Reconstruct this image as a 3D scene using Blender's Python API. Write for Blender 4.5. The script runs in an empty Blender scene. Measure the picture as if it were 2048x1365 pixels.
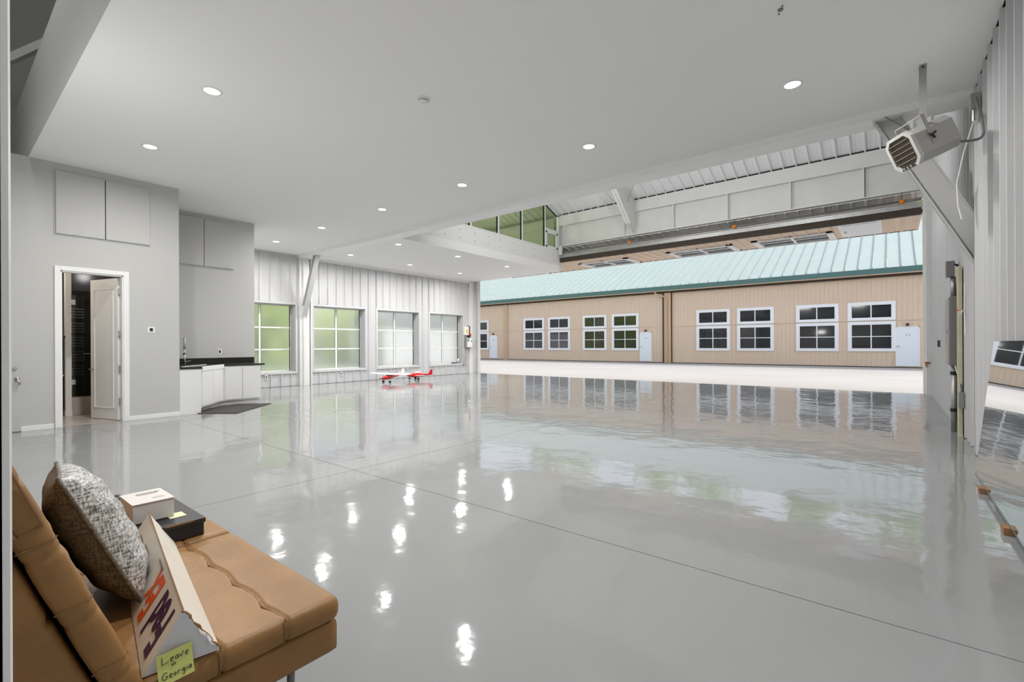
import bpy, math, random
from mathutils import Vector, Matrix
random.seed(7)
S = bpy.context.scene
COL = S.collection
PI = math.pi

# ------------------------------------------------------------------ camera
FPX, CY, YAW, ROLL = 941.07, 690.10, 0.677844, -0.004536
fwd = Vector((-math.sin(YAW), math.cos(YAW), 0)); rgt = Vector((math.cos(YAW), math.sin(YAW), 0)); up = Vector((0, 0, 1))
r3 = rgt*math.cos(ROLL) + up*math.sin(ROLL); u3 = up*math.cos(ROLL) - rgt*math.sin(ROLL)
cd = bpy.data.cameras.new('camera'); cam = bpy.data.objects.new('camera', cd); COL.objects.link(cam)
cd.sensor_width = 36; cd.lens = FPX/2048*36; cd.shift_y = (CY-682.5)/2048; cd.clip_start = 0.02; cd.clip_end = 300
m = Matrix.Identity(4)
for i in range(3):
    m[i][0] = r3[i]; m[i][1] = u3[i]; m[i][2] = -fwd[i]
m[0][3], m[1][3], m[2][3] = 0, 0, 1.25
cam.matrix_world = m
S.camera = cam

# ------------------------------------------------------------------ world, sun, exposure
W = bpy.data.worlds.new('world'); S.world = W; W.use_nodes = True
nt = W.node_tree; nt.nodes.clear()
sky = nt.nodes.new('ShaderNodeTexSky'); sky.sky_type = 'NISHITA'; sky.sun_disc = False
sky.sun_elevation = math.radians(47); sky.sun_rotation = math.radians(57); sky.air_density = 1.0; sky.dust_density = 2.5
bg = nt.nodes.new('ShaderNodeBackground'); bg.inputs[1].default_value = 0.23
wo = nt.nodes.new('ShaderNodeOutputWorld')
hs_ = nt.nodes.new('ShaderNodeHueSaturation'); hs_.inputs['Saturation'].default_value = .42; nt.links.new(sky.outputs[0], hs_.inputs['Color']); nt.links.new(hs_.outputs[0], bg.inputs[0]); nt.links.new(bg.outputs[0], wo.inputs[0])
sl = bpy.data.lights.new('sun', 'SUN'); sl.energy = 1.75; sl.angle = math.radians(0.6); sl.color = (1, .965, .91)
so = bpy.data.objects.new('sun', sl); COL.objects.link(so)
so.rotation_euler = Vector((-.79, -.51, -1)).to_track_quat('-Z', 'Y').to_euler()
DOWN_W = 37
S.view_settings.view_transform = 'Standard'; S.view_settings.look = 'None'
S.view_settings.gamma = 1; S.view_settings.use_curve_mapping = False
S.view_settings.exposure = 0.56
cy = S.cycles
cy.max_bounces = 9; cy.diffuse_bounces = 6; cy.glossy_bounces = 5; cy.transmission_bounces = 6; cy.transparent_max_bounces = 8
cy.caustics_reflective = False; cy.caustics_refractive = False; cy.sample_clamp_indirect = 4; cy.use_denoising = True

# ------------------------------------------------------------------ materials
MATS = {}
def mat(name, col, rough=.5, metal=0., spec=.5, bump=0., bscale=20., var=0., vscale=3., trans=0., ior=1.45, coat=0., emit=None, estr=0., stretch=None, dist=.01):
    if name in MATS: return MATS[name]
    M = bpy.data.materials.new(name); M.use_nodes = True; n = M.node_tree; b = n.nodes['Principled BSDF']
    b.inputs['Base Color'].default_value = (*col, 1); b.inputs['Roughness'].default_value = rough
    b.inputs['Metallic'].default_value = metal; b.inputs['Specular IOR Level'].default_value = spec
    b.inputs['Transmission Weight'].default_value = trans; b.inputs['IOR'].default_value = ior; b.inputs['Coat Weight'].default_value = coat
    if emit: b.inputs['Emission Color'].default_value = (*emit, 1); b.inputs['Emission Strength'].default_value = estr
    tc = n.nodes.new('ShaderNodeTexCoord'); mp = n.nodes.new('ShaderNodeMapping')
    n.links.new(tc.outputs['Object'], mp.inputs[0])
    if stretch: mp.inputs['Scale'].default_value = stretch
    if var > 0:
        ns = n.nodes.new('ShaderNodeTexNoise'); ns.inputs['Scale'].default_value = vscale; ns.inputs['Detail'].default_value = 5
        n.links.new(mp.outputs[0], ns.inputs[0])
        mx = n.nodes.new('ShaderNodeMix'); mx.data_type = 'RGBA'
        mx.inputs[6].default_value = (*[max(0, c*(1-var)) for c in col], 1); mx.inputs[7].default_value = (*[min(1, c*(1+var)) for c in col], 1)
        cr = n.nodes.new('ShaderNodeMapRange'); cr.inputs[1].default_value = .3; cr.inputs[2].default_value = .7
        n.links.new(ns.outputs[0], cr.inputs[0]); n.links.new(cr.outputs[0], mx.inputs[0]); n.links.new(mx.outputs[2], b.inputs['Base Color'])
    if bump > 0:
        nb = n.nodes.new('ShaderNodeTexNoise'); nb.inputs['Scale'].default_value = bscale; nb.inputs['Detail'].default_value = 4
        bp = n.nodes.new('ShaderNodeBump'); bp.inputs['Strength'].default_value = bump; bp.inputs['Distance'].default_value = dist
        n.links.new(mp.outputs[0], nb.inputs[0]); n.links.new(nb.outputs[0], bp.inputs['Height']); n.links.new(bp.outputs[0], b.inputs['Normal'])
    MATS[name] = M; return M

M_ceil = mat('ceiling_paint', (.90, .90, .89), .6, spec=.2, bump=.05, bscale=60)
M_wall = mat('grey_wall_paint', (.52, .52, .51), .6, spec=.2, bump=.05, bscale=80)
M_white = mat('white_trim_paint', (.82, .82, .81), .4)
M_steel = mat('white_painted_steel', (.74, .74, .72), .38, var=.03)
M_siding = mat('white_metal_siding', (.57, .57, .58), .36, var=.03, vscale=1.2, bump=.04, bscale=3, stretch=(4, 4, .6))
M_roofin = mat('inner_roof_sheet', (.82, .82, .83), .35, bump=.06, bscale=4)
M_brace = mat('brace_paint', (.50, .50, .49), .45)  # white steel greyed: the shade on the braces is put into the colour
M_leafin = mat('leaf_inner_sheet', (.85, .85, .86), .35)
M_girder = mat('girder_paint', (.68, .68, .66), .5, var=.03)
M_dark = mat('dark_gap', (.015, .015, .015), .8)
M_black = mat('black_plastic', (.02, .02, .022), .35)
M_blackcard = mat('black_card', (.018, .018, .02), .45, var=.2)
M_chrome = mat('chrome', (.75, .75, .74), .15, metal=1)
M_nickel = mat('brushed_nickel', (.55, .53, .5), .3, metal=1)
M_brass = mat('brass', (.5, .36, .14), .3, metal=1)
M_greypaint = mat('grey_enamel', (.19, .19, .185), .4)
M_greymetal = mat('galvanised_steel', (.42, .42, .41), .4, metal=.6, var=.1, vscale=12)
M_woodblk = mat('block_wood', (.28, .15, .07), .7, var=.3, vscale=30)
M_yellowwood = mat('aged_yellow_stud', (.55, .52, .36), .7, var=.15)
M_counter = mat('black_granite', (.02, .019, .017), .25, var=.4, vscale=60)
M_cab = mat('white_laminate', (.76, .76, .75), .25)
M_mat = mat('charcoal_rug', (.055, .05, .045), .95, bump=.3, bscale=200)
M_tile = mat('beige_floor_tile', (.45, .40, .36), .2, var=.05)
M_bathwall = mat('beige_bath_wall', (.50, .45, .38), .6)
M_darktile = mat('dark_shower_tile', (.035, .032, .03), .25)
M_tan = mat('tan_leather', (.30, .155, .052), .42, var=.14, vscale=6, bump=.14, bscale=45, spec=.4)
M_tandark = mat('tan_leather_seam', (.22, .12, .05), .6)
M_red = mat('glossy_red', (.55, .015, .02), .25)
M_modelwhite = mat('model_white', (.80, .79, .75), .3)
M_orange = mat('orange_strap', (.80, .25, .02), .5)
M_yellow = mat('yellow_sticker', (.85, .60, .05), .5)
M_blue = mat('blue_label', (.07, .20, .42), .4)
M_concrete = mat('apron_concrete', (.42, .405, .388), .8, var=.05, vscale=.35, bump=.05, bscale=30)
M_grass = mat('grass', (.50, .56, .36), .9, var=.3, vscale=2)
M_facade = mat('tan_siding', (.72, .565, .435), .5, var=.02, vscale=1)
M_facadetrim = mat('tan_flashing', (.60, .42, .27), .5)
M_greenroof = mat('pale_green_metal', (.37, .44, .415), .35, var=.03, vscale=1.5)
M_greenseam = mat('teal_green_metal', (.08, .17, .16), .4)
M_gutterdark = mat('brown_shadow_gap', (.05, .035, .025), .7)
M_winframe = mat('white_window_vinyl', (.86, .87, .89), .4)
M_farglass = mat('dark_window_glass', (.015, .016, .02), .06, spec=.9)
M_fardoor = mat('pale_door_paint', (.82, .86, .90), .4)
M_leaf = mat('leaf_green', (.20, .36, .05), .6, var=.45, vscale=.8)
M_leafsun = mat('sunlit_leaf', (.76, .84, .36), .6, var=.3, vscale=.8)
M_bark = mat('bark', (.12, .08, .05), .9)
M_bulb = mat('lamp_diffuser', (1, 1, 1), .5, emit=(1, .97, .9), estr=5.0)
M_box = mat('white_cardboard', (.72, .69, .66), .6, var=.02)
M_boxside = mat('tube_cardboard', (.70, .645, .56), .55, var=.04, vscale=4)
M_card = mat('brown_cardboard_edge', (.30, .16, .07), .8)
M_purple = mat('purple_print', (.045, .012, .06), .5)
M_orangeprint = mat('orange_print', (.78, .10, .01), .5)
M_ink = mat('ink', (.04, .035, .035), .6)
M_note = mat('yellow_note', (.70, .72, .22), .7)
M_rubber = mat('tire_rubber', (.015, .015, .015), .7)
M_mirror = mat('mirror_silver', (.86, .88, .87), .015, metal=1)
M_mirroredge = mat('mirror_edge_glass', (.05, .08, .07), .2)
M_copper = mat('rusty_orange_latch', (.55, .16, .06), .5)

def leafy(M, col):
    n = M.node_tree; b = n.nodes['Principled BSDF']; o = [x for x in n.nodes if x.type == 'OUTPUT_MATERIAL'][0]
    t = n.nodes.new('ShaderNodeBsdfTranslucent'); t.inputs[0].default_value = (*col, 1); mx = n.nodes.new('ShaderNodeMixShader'); mx.inputs[0].default_value = .5
    n.links.new(b.outputs[0], mx.inputs[1]); n.links.new(t.outputs[0], mx.inputs[2]); n.links.new(mx.outputs[0], o.inputs[0])
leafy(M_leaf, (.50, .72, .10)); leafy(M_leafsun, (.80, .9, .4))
# floor: glossy grey epoxy
def epoxy():
    M = bpy.data.materials.new('grey_epoxy'); M.use_nodes = True; n = M.node_tree; b = n.nodes['Principled BSDF']
    tc = n.nodes.new('ShaderNodeTexCoord')
    ns = n.nodes.new('ShaderNodeTexNoise'); ns.inputs['Scale'].default_value = .5; ns.inputs['Detail'].default_value = 6
    mx = n.nodes.new('ShaderNodeMix'); mx.data_type = 'RGBA'
    mx.inputs[6].default_value = (.275, .279, .283, 1); mx.inputs[7].default_value = (.30, .305, .308, 1)
    n.links.new(tc.outputs['Object'], ns.inputs[0]); n.links.new(ns.outputs[0], mx.inputs[0]); n.links.new(mx.outputs[2], b.inputs['Base Color'])
    b.inputs['Roughness'].default_value = .06; b.inputs['Specular IOR Level'].default_value = .34
    n1 = n.nodes.new('ShaderNodeTexNoise'); n1.inputs['Scale'].default_value = 2.2; n1.inputs['Detail'].default_value = 2
    n2 = n.nodes.new('ShaderNodeTexNoise'); n2.inputs['Scale'].default_value = 9; n2.inputs['Detail'].default_value = 2
    ad = n.nodes.new('ShaderNodeMath'); ad.operation = 'MULTIPLY_ADD'; ad.inputs[1].default_value = .16
    n.links.new(tc.outputs['Object'], n1.inputs[0]); n.links.new(tc.outputs['Object'], n2.inputs[0])
    n.links.new(n2.outputs[0], ad.inputs[0]); n.links.new(n1.outputs[0], ad.inputs[2])
    bp = n.nodes.new('ShaderNodeBump'); bp.inputs['Strength'].default_value = 1; bp.inputs['Distance'].default_value = .006
    n.links.new(ad.outputs[0], bp.inputs['Height']); n.links.new(bp.outputs[0], b.inputs['Normal'])
    return M
M_floor = epoxy()
def frosted():
    M = bpy.data.materials.new('frosted_glass'); M.use_nodes = True; n = M.node_tree; n.nodes.clear()
    o = n.nodes.new('ShaderNodeOutputMaterial'); mx = n.nodes.new('ShaderNodeMixShader'); mx.inputs[0].default_value = .68
    t = n.nodes.new('ShaderNodeBsdfTranslucent'); t.inputs[0].default_value = (.92, .96, .94, 1)
    r = n.nodes.new('ShaderNodeBsdfRefraction'); r.inputs['Roughness'].default_value = .26; r.inputs['IOR'].default_value = 1.15; r.inputs[0].default_value = (1, 1, 1, 1)
    g = n.nodes.new('ShaderNodeBsdfGlossy'); g.inputs['Roughness'].default_value = .15; m2 = n.nodes.new('ShaderNodeMixShader'); m2.inputs[0].default_value = .05
    n.links.new(t.outputs[0], mx.inputs[1]); n.links.new(r.outputs[0], mx.inputs[2])
    n.links.new(mx.outputs[0], m2.inputs[1]); n.links.new(g.outputs[0], m2.inputs[2]); n.links.new(m2.outputs[0], o.inputs[0])
    return M
M_frost = frosted()
def clear(name, tint, refl=.12):
    M = bpy.data.materials.new(name); M.use_nodes = True; n = M.node_tree; n.nodes.clear()
    o = n.nodes.new('ShaderNodeOutputMaterial'); mx = n.nodes.new('ShaderNodeMixShader'); mx.inputs[0].default_value = refl
    t = n.nodes.new('ShaderNodeBsdfTransparent'); t.inputs[0].default_value = (*tint, 1)
    g = n.nodes.new('ShaderNodeBsdfGlossy'); g.inputs['Roughness'].default_value = .02
    n.links.new(t.outputs[0], mx.inputs[1]); n.links.new(g.outputs[0], mx.inputs[2]); n.links.new(mx.outputs[0], o.inputs[0])
    return M
M_loftglass = clear('green_tinted_glass', (.70, .76, .56), .12)
M_shglass = clear('smoked_glass', (.55, .55, .52), .10)
M_doorglass = clear('pale_glass', (.85, .88, .86), .15)
def weave(name, c1, c2, scale=90):
    M = bpy.data.materials.new(name); M.use_nodes = True; n = M.node_tree; b = n.nodes['Principled BSDF']
    tc = n.nodes.new('ShaderNodeTexCoord')
    A = []
    for sx, sy in ((1, .18), (.18, 1)):
        mp = n.nodes.new('ShaderNodeMapping'); mp.inputs['Scale'].default_value = (sx, sx, sy)
        ns = n.nodes.new('ShaderNodeTexNoise'); ns.inputs['Scale'].default_value = scale; ns.inputs['Detail'].default_value = 3
        n.links.new(tc.outputs['Object'], mp.inputs[0]); n.links.new(mp.outputs[0], ns.inputs[0]); A.append(ns)
    ad = n.nodes.new('ShaderNodeMath'); ad.operation = 'ADD'; n.links.new(A[0].outputs[0], ad.inputs[0]); n.links.new(A[1].outputs[0], ad.inputs[1])
    mr = n.nodes.new('ShaderNodeMapRange'); mr.inputs[1].default_value = .8; mr.inputs[2].default_value = 1.2
    mx = n.nodes.new('ShaderNodeMix'); mx.data_type = 'RGBA'; mx.inputs[6].default_value = (*c1, 1); mx.inputs[7].default_value = (*c2, 1)
    n.links.new(ad.outputs[0], mr.inputs[0]); n.links.new(mr.outputs[0], mx.inputs[0]); n.links.new(mx.outputs[2], b.inputs['Base Color'])
    b.inputs['Roughness'].default_value = .5
    bp = n.nodes.new('ShaderNodeBump'); bp.inputs['Strength'].default_value = .5; bp.inputs['Distance'].default_value = .003
    n.links.new(ad.outputs[0], bp.inputs['Height']); n.links.new(bp.outputs[0], b.inputs['Normal'])
    return M
M_silver = weave('silver_weave', (.09, .08, .07), (.75, .74, .71), 200)
M_brownweave = weave('brown_weave', (.06, .045, .03), (.20, .165, .12), 260)

# ------------------------------------------------------------------ mesh helpers
class MB:
    def __init__(s): s.v = []; s.f = []
    def add(s, vs, fs):
        o = len(s.v); s.v += [tuple(x) for x in vs]; s.f += [tuple(i+o for i in f) for f in fs]; return s
    def box(s, x0, x1, y0, y1, z0, z1):
        return s.add([(x0,y0,z0),(x1,y0,z0),(x1,y1,z0),(x0,y1,z0),(x0,y0,z1),(x1,y0,z1),(x1,y1,z1),(x0,y1,z1)],
                     [(0,3,2,1),(4,5,6,7),(0,1,5,4),(1,2,6,5),(2,3,7,6),(3,0,4,7)])
    def prism(s, poly, axis, a, b):
        # poly: 2D points in the plane normal to axis; extruded from a to b
        def P(p, t):
            return {'x': (t, p[0], p[1]), 'y': (p[0], t, p[1]), 'z': (p[0], p[1], t)}[axis]
        n = len(poly); vs = [P(p, a) for p in poly] + [P(p, b) for p in poly]
        fs = [tuple(range(n))[::-1], tuple(range(n, 2*n))] + [(i, (i+1) % n, n+(i+1) % n, n+i) for i in range(n)]
        return s.add(vs, fs)
    def tube(s, pts, r, n=8, caps=True):
        pts = [Vector(p) for p in pts]; rs = r if isinstance(r, (list, tuple)) else [r]*len(pts)
        o = len(s.v); ref = None
        for i, p in enumerate(pts):
            t = (pts[min(i+1, len(pts)-1)] - pts[max(i-1, 0)]).normalized()
            if ref is None: ref = Vector((0, 0, 1)) if abs(t.z) < .9 else Vector((1, 0, 0))
            a = (ref - t*ref.dot(t)).normalized(); ref = a; b = t.cross(a)
            for k in range(n):
                q = p + (a*math.cos(2*PI*k/n) + b*math.sin(2*PI*k/n))*rs[i]; s.v.append(tuple(q))
        for i in range(len(pts)-1):
            for k in range(n):
                s.f.append((o+i*n+k, o+i*n+(k+1) % n, o+(i+1)*n+(k+1) % n, o+(i+1)*n+k))
        if caps:
            s.f.append(tuple(o+k for k in range(n))[::-1]); s.f.append(tuple(o+(len(pts)-1)*n+k for k in range(n)))
        return s
    def cyl(s, c, r, h, axis='z', n=20):
        c = Vector(c); d = {'x': Vector((1,0,0)), 'y': Vector((0,1,0)), 'z': Vector((0,0,1))}[axis]
        return s.tube([c, c+d*h], r, n)
    def xf(s, M):
        s.v = [tuple(M @ Vector(p)) for p in s.v]; return s
    def build(s, name, mt, parent=None, smooth=False, bevel=0., seg=2):
        me = bpy.data.meshes.new(name); me.from_pydata(s.v, [], s.f); me.materials.append(mt)
        if smooth:
            me.shade_smooth()
        o = bpy.data.objects.new(name, me); COL.objects.link(o)
        if parent is not None:
            o.parent = parent
            me.transform(Matrix.Translation(-Vector(parent['_w'])) if '_w' in parent else Matrix.Identity(4))
        me.validate(); me.update()
        # consistent outward normals
        import bmesh
        bm = bmesh.new(); bm.from_mesh(me); bmesh.ops.recalc_face_normals(bm, faces=bm.faces); bm.to_mesh(me); bm.free()
        if smooth: me.shade_smooth()
        if bevel > 0:
            md = o.modifiers.new('bevel', 'BEVEL'); md.width = bevel; md.segments = seg; md.limit_method = 'ANGLE'
        return o
def put(o, label=None, cat=None, group=None, kind=None):
    if label: o['label'] = label
    if cat: o['category'] = cat
    if group: o['group'] = group
    if kind: o['kind'] = kind
    return o
def empty(name, loc=(0, 0, 0), **k):
    o = bpy.data.objects.new(name, None); COL.objects.link(o); o.location = loc; o['_w'] = tuple(loc); o.empty_display_size = .1
    return put(o, **k)
def clean():
    for o in bpy.data.objects:
        if '_w' in o: del o['_w']
def copy_tree(o, delta):
    c = o.copy(); COL.objects.link(c); c.location = Vector(o.location) + Vector(delta)
    for ch in list(o.children):
        d = ch.copy(); COL.objects.link(d); d.parent = c
        for g in list(ch.children):
            e = g.copy(); COL.objects.link(e); e.parent = d
    return c
def sub(name, mb, mt, parent, root, **k):
    """a sub-part: child of a part whose mesh is already in the root's local frame"""
    o = mb.build(name, mt, None, **k)
    o.data.transform(Matrix.Translation(-Vector(root['_w'])) if '_w' in root else Matrix.Identity(4)); o.parent = parent
    return o

# corrugated sheet: ribs every `pitch`, running along axis w; built as profile in (a, depth)
def rib_profile(a0, a1, pitch, phase, d, rw, minor=0.):
    pts = [(a0, 0)]
    k = math.ceil((a0-phase-rw)/pitch)
    while True:
        c = phase+k*pitch
        if c-rw > a1: break
        for q in ((c-rw, 0), (c-rw*.45, d), (c+rw*.45, d), (c+rw, 0)):
            if a0 < q[0] < a1: pts.append(q)
        if minor:
            for j in (1, 2):
                mm = c+pitch*j/3
                for q in ((mm-.018, 0), (mm, minor), (mm+.018, 0)):
                    if a0 < q[0] < a1: pts.append(q)
        k += 1
    pts.append((a1, 0)); return pts
def sheets(name, mt, parent, a0, a1, mapf, pitch=.31, phase=0, d=.03, rw=.03, per=3, minor=0.):
    """split [a0,a1] into sheets of `per` ribs; mapf(a, depth, end) -> xyz for both ends"""
    w = pitch*per; k = math.floor((a0-phase-pitch/2)/w)
    while True:
        s0 = max(a0, phase+pitch/2+k*w); s1 = min(a1, phase+pitch/2+(k+1)*w-.002); k += 1
        if s0 >= a1: break
        if s1-s0 < .02: continue
        pr = rib_profile(s0, s1, pitch, phase, d, rw, minor); n = len(pr); mb = MB()
        vs = [mapf(a, q, 0) for a, q in pr] + [mapf(a, q, 1) for a, q in pr]
        mb.add(vs, [(i, i+1, n+i+1, n+i) for i in range(n-1)])
        back = [mapf(pr[0][0], -.012, 0), mapf(pr[-1][0], -.012, 0), mapf(pr[-1][0], -.012, 1), mapf(pr[0][0], -.012, 1)]
        o = len(mb.v); mb.v += back
        mb.f += [(o, o+1, o+2, o+3), (0, n, o+3, o), (n-1, 2*n-1, o+2, o+1), tuple(range(n))+(o+1, o), tuple(range(n, 2*n))+(o+2, o+3)]
        mb.build(name, mt, parent)

def textmesh(body, size, mt, M, parent, name='print', offset=0., shear=0., spacing=1., ext=.0004, align='LEFT'):
    cu = bpy.data.curves.new('t', 'FONT'); cu.body = body; cu.size = size; cu.extrude = ext; cu.offset = offset; cu.shear = shear
    cu.space_character = spacing; cu.align_x = align; cu.resolution_u = 3
    ob = bpy.data.objects.new('t', cu); COL.objects.link(ob); bpy.context.view_layer.update()
    me = bpy.data.meshes.new_from_object(ob.evaluated_get(bpy.context.evaluated_depsgraph_get()))
    bpy.data.objects.remove(ob); me.transform(M); me.materials.clear(); me.materials.append(mt); me.name = name
    o = bpy.data.objects.new(name, me); COL.objects.link(o); o.parent = parent
    if '_w' in parent: me.transform(Matrix.Translation(-Vector(parent['_w'])))
    return o
def frameM(o, right, upv):
    r = Vector(right).normalized(); u = Vector(upv); u = (u-r*u.dot(r)).normalized(); n = r.cross(u)
    M = Matrix.Identity(4)
    for i in range(3): M[i][0] = r[i]; M[i][1] = u[i]; M[i][2] = n[i]; M[i][3] = o[i]
    return M
def ribbons(strokes, w, M, mt, name, parent, z=.0005):
    mb = MB()
    for st in strokes:
        for (x0, y0), (x1, y1) in zip(st[:-1], st[1:]):
            dx, dy = x1-x0, y1-y0; L = math.hypot(dx, dy) or 1; nx, ny = -dy/L*w/2, dx/L*w/2; ex, ey = dx/L*w*.3, dy/L*w*.3
            mb.add([(x0+nx-ex, y0+ny-ey, z), (x0-nx-ex, y0-ny-ey, z), (x1-nx+ex, y1-ny+ey, z), (x1+nx+ex, y1+ny+ey, z)], [(0, 1, 2, 3)])
    mb.xf(M); return mb.build(name, mt, parent)

XW, XR, YD, ZC = -14.5, .76, 15.3, 4.07     # window wall, right wall, door plane, ceiling height

# ================================================================== SETTING
# floor: poured slabs separated by saw joints
fl = empty('floor', kind='structure')
xs = [-15.0, -9.3, -4.2, .80]; ys = [-3.2, 2.68, 8.6, 15.32]
for i in range(3):
    for j in range(3):
        MB().box(xs[i]+.003, xs[i+1]-.003, ys[j]+.003, ys[j+1]-.003, -.12, 0).build('slab', M_floor, fl)
MB().box(-15, .8, -3.2, 15.32, -.2, -.015).build('joint_filler', mat('joint_dark', (.10, .10, .10), .9), fl)

M_crack = mat('crack_dark', (.12, .12, .12), .8)
for P_ in ([(-1.24, 1.02), (-1.225, .62)], [(-1.235, 1.02), (-.95, 1.03), (-.80, 1.035)], [(-8.1, 2.0), (-7.9, 2.25)], [(.02, 7.7), (.02, 8.6)], [(-.6, 8.6), (.02, 8.6)]):
    ribbons([P_], .005, Matrix.Identity(4), M_crack, 'hairline_crack', fl, z=.0006)
rk = random.Random(11)
for k in range(26):
    x, y = rk.uniform(-6, .4), rk.uniform(1.4, 10); a_ = rk.uniform(0, 3); q = rk.uniform(.004, .012)
    MB().prism([(x, y), (x+q*math.cos(a_), y+q*math.sin(a_)), (x+q*.6*math.cos(a_+.9), y+q*.6*math.sin(a_+.9))], 'z', .0002, .0012).build('paint_chip', M_crack, fl)

# outside ground
gr = empty('apron', kind='structure')
for (x0, x1) in ((-60, -22), (-22, 40)):
    for (y0, y1) in ((15.33, 20.5), (20.5, 26), (26, 31.5)):
        MB().box(x0+.01, x1-.01, y0+.01, y1-.01, -.15, -.01).build('concrete_slab', M_concrete, gr)
MB().box(-60, 40, 15.33, 60, -.3, -.04).build('joint_filler', mat('joint_outside', (.28, .27, .25), .9), gr)
lawn = MB().box(-60, -15.05, -20, 15.32, -.2, -.03).build('lawn', M_grass); put(lawn, kind='structure')

# ceiling over the first bay
ce = empty('ceiling', kind='structure')
MB().box(XW, .745, 1.01, 7.32, ZC+.02, ZC+.14).build('ceiling_board', M_ceil, ce)
MB().box(XW, .78, .95, 1.01, ZC+.02, 5.28).build('fascia', M_ceil, ce)
MB().box(-13.6, .78, 1.01, 7.32, ZC+.5, ZC+.54).build('attic_deck', mat('attic_deck', (.3, .3, .3), .8), ce)
# loft slab over the left of the second bay
lo = empty('ceiling_loft', kind='structure')
MB().box(XW, -10.04, 7.66, YD-.02, ZC-.01, 4.5).build('loft_slab', M_ceil, lo)
# beam between the bays
be = empty('trim_1', kind='structure')
MB().box(XW, XR, 7.30, 7.66, ZC-.065, ZC+.5).build('bay_beam', mat('bright_beam_paint', (.92, .92, .91), .35), be, bevel=.004)

# roof: slope .38 from (15.3, 6.24) to ridge
SL = .38
def rz(y): return 6.24 + SL*(YD-y)
YR = 2.5
rf = empty('roof', kind='structure')
for (ya, za, yb, zb) in ((17.3, rz(17.3), YR, rz(YR)), (YR, rz(YR), -4, rz(YR)-SL*(YR+4))):
    MB().prism([(ya, za+.03), (yb, zb+.03), (yb, zb+.2), (ya, za+.2)], 'x', -15.2, 10).build('roof_deck', M_roofin, rf)
sheets('roof_sheet', M_roofin, rf, -14.9, .76, lambda a, q, e: (a, [YD-.01, 6.5][e], [rz(YD-.01), rz(6.5)][e]+.028-q), pitch=.31, phase=-.19, d=.055, rw=.028, minor=.008)
# closure strip seen as dark dashes over the girder
MB().box(-9.9, .76, YD+.0, YD+.03, 6.19, 6.262).build('closure_strip', M_dark, rf)

# ---- left wall (windows) of ribbed metal
WIN = [(5.30, 7.20), (7.80, 9.70), (10.22, 12.13), (12.70, 14.58)]
WZ0, WZ1 = .45, 2.53
wl = empty('wall_left', kind='structure')
def wl_map(z0, z1): return lambda a, q, e: (XW+q, a, [z0, z1][e])
segs = []; yy = 4.7
for a, b in WIN:
    if a > yy: segs.append((yy, a-.06, 0, ZC))
    segs.append((a-.06, b+.06, 0, WZ0-.06)); segs.append((a-.06, b+.06, WZ1+.06, ZC)); yy = b+.06
segs.append((yy, YD, 0, ZC))
for a0, a1, z0, z1 in segs:
    sheets('siding_sheet', M_siding, wl, a0, a1, wl_map(z0+.012, z1-.012), pitch=.31, phase=8.0, d=.045, rw=.024, minor=.008)
yy = -3.1
for a, b in WIN:
    MB().box(XW-.34, XW-.012, yy, a, -.1, 6).build('wall_core', M_wall, wl); 
    MB().box(XW-.34, XW-.012, a, b, -.1, WZ0-.03).build('wall_core', M_wall, wl); MB().box(XW-.34, XW-.012, a, b, WZ1+.03, 6).build('wall_core', M_wall, wl); yy = b
MB().box(XW-.34, XW-.012, yy, YD+.2, -.1, 6).build('wall_core', M_wall, wl)
MB().box(XW, XW+.05, 7.67, YD-.3, ZC-.09, ZC-.01).build('angle_trim', M_white, wl)
MB().box(XW-.01, XW+.03, 4.8, 7.3, ZC-.03, ZC+.02).build('angle_trim', M_siding, wl)
for i, (a, b) in enumerate(WIN):
    w = empty('window_%d' % (i+1), (XW, (a+b)/2, WZ0), kind='structure')
    fr = MB()   # casing flat on the wall and the deep reveal
    for (ya, yb, za, zb) in ((a-.065, a, WZ0-.065, WZ1+.065), (b, b+.065, WZ0-.065, WZ1+.065), (a, b, WZ0-.065, WZ0), (a, b, WZ1, WZ1+.065)):
        fr.box(XW-.02, XW+.045, ya, yb, za, zb)
    fr.build('casing', M_siding, w, bevel=.004)
    rv = MB()
    for (ya, yb, za, zb) in ((a-.01, a+.012, WZ0, WZ1), (b-.012, b+.01, WZ0, WZ1), (a, b, WZ0-.01, WZ0+.012), (a, b, WZ1-.012, WZ1+.01)):
        rv.box(XW-.30, XW-.02, ya, yb, za, zb)
    rv.build('reveal', M_siding, w)
    sf = MB(); t = .035; ym = (a+b)/2; gx0, gx1 = XW-.30, XW-.26
    for (ya, yb, za, zb) in ((a, a+t, WZ0, WZ1), (b-t, b, WZ0, WZ1), (a, b, WZ0, WZ0+t), (a, b, WZ1-t, WZ1)):
        sf.box(gx0, gx1, ya, yb, za, zb)
    sf.build('window_frame', M_white, w)
    MB().box(gx0, gx1+.01, ym-.028, ym+.028, WZ0+t, WZ1-t).build('mullion', M_white, w)
    MB().box(gx0+.01, gx1+.012, ym+.028, ym+.036, WZ0+t, WZ1-t).build('gasket', M_dark, w)
    MB().box(gx0+.01, gx1+.012, b-t-.008, b-t, WZ0+t, WZ1-t).build('gasket', M_dark, w)
    zs = [WZ0+t, WZ0+t+.655, WZ0+t+1.33, WZ1-t]
    for k in (1, 2): MB().box(gx0, gx1, a+t, b-t, zs[k]-.022, zs[k]+.022).build('glazing_bar', M_white, w)
    for k in range(3):
        for (ya, yb) in ((a+t, ym-.028), (ym+.028, b-t)):
            MB().box(gx0+.012, gx0+.018, ya, yb, zs[k]+(.022 if k else 0), zs[k+1]-(.022 if k < 2 else 0)).build('pane', M_frost, w)

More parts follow.
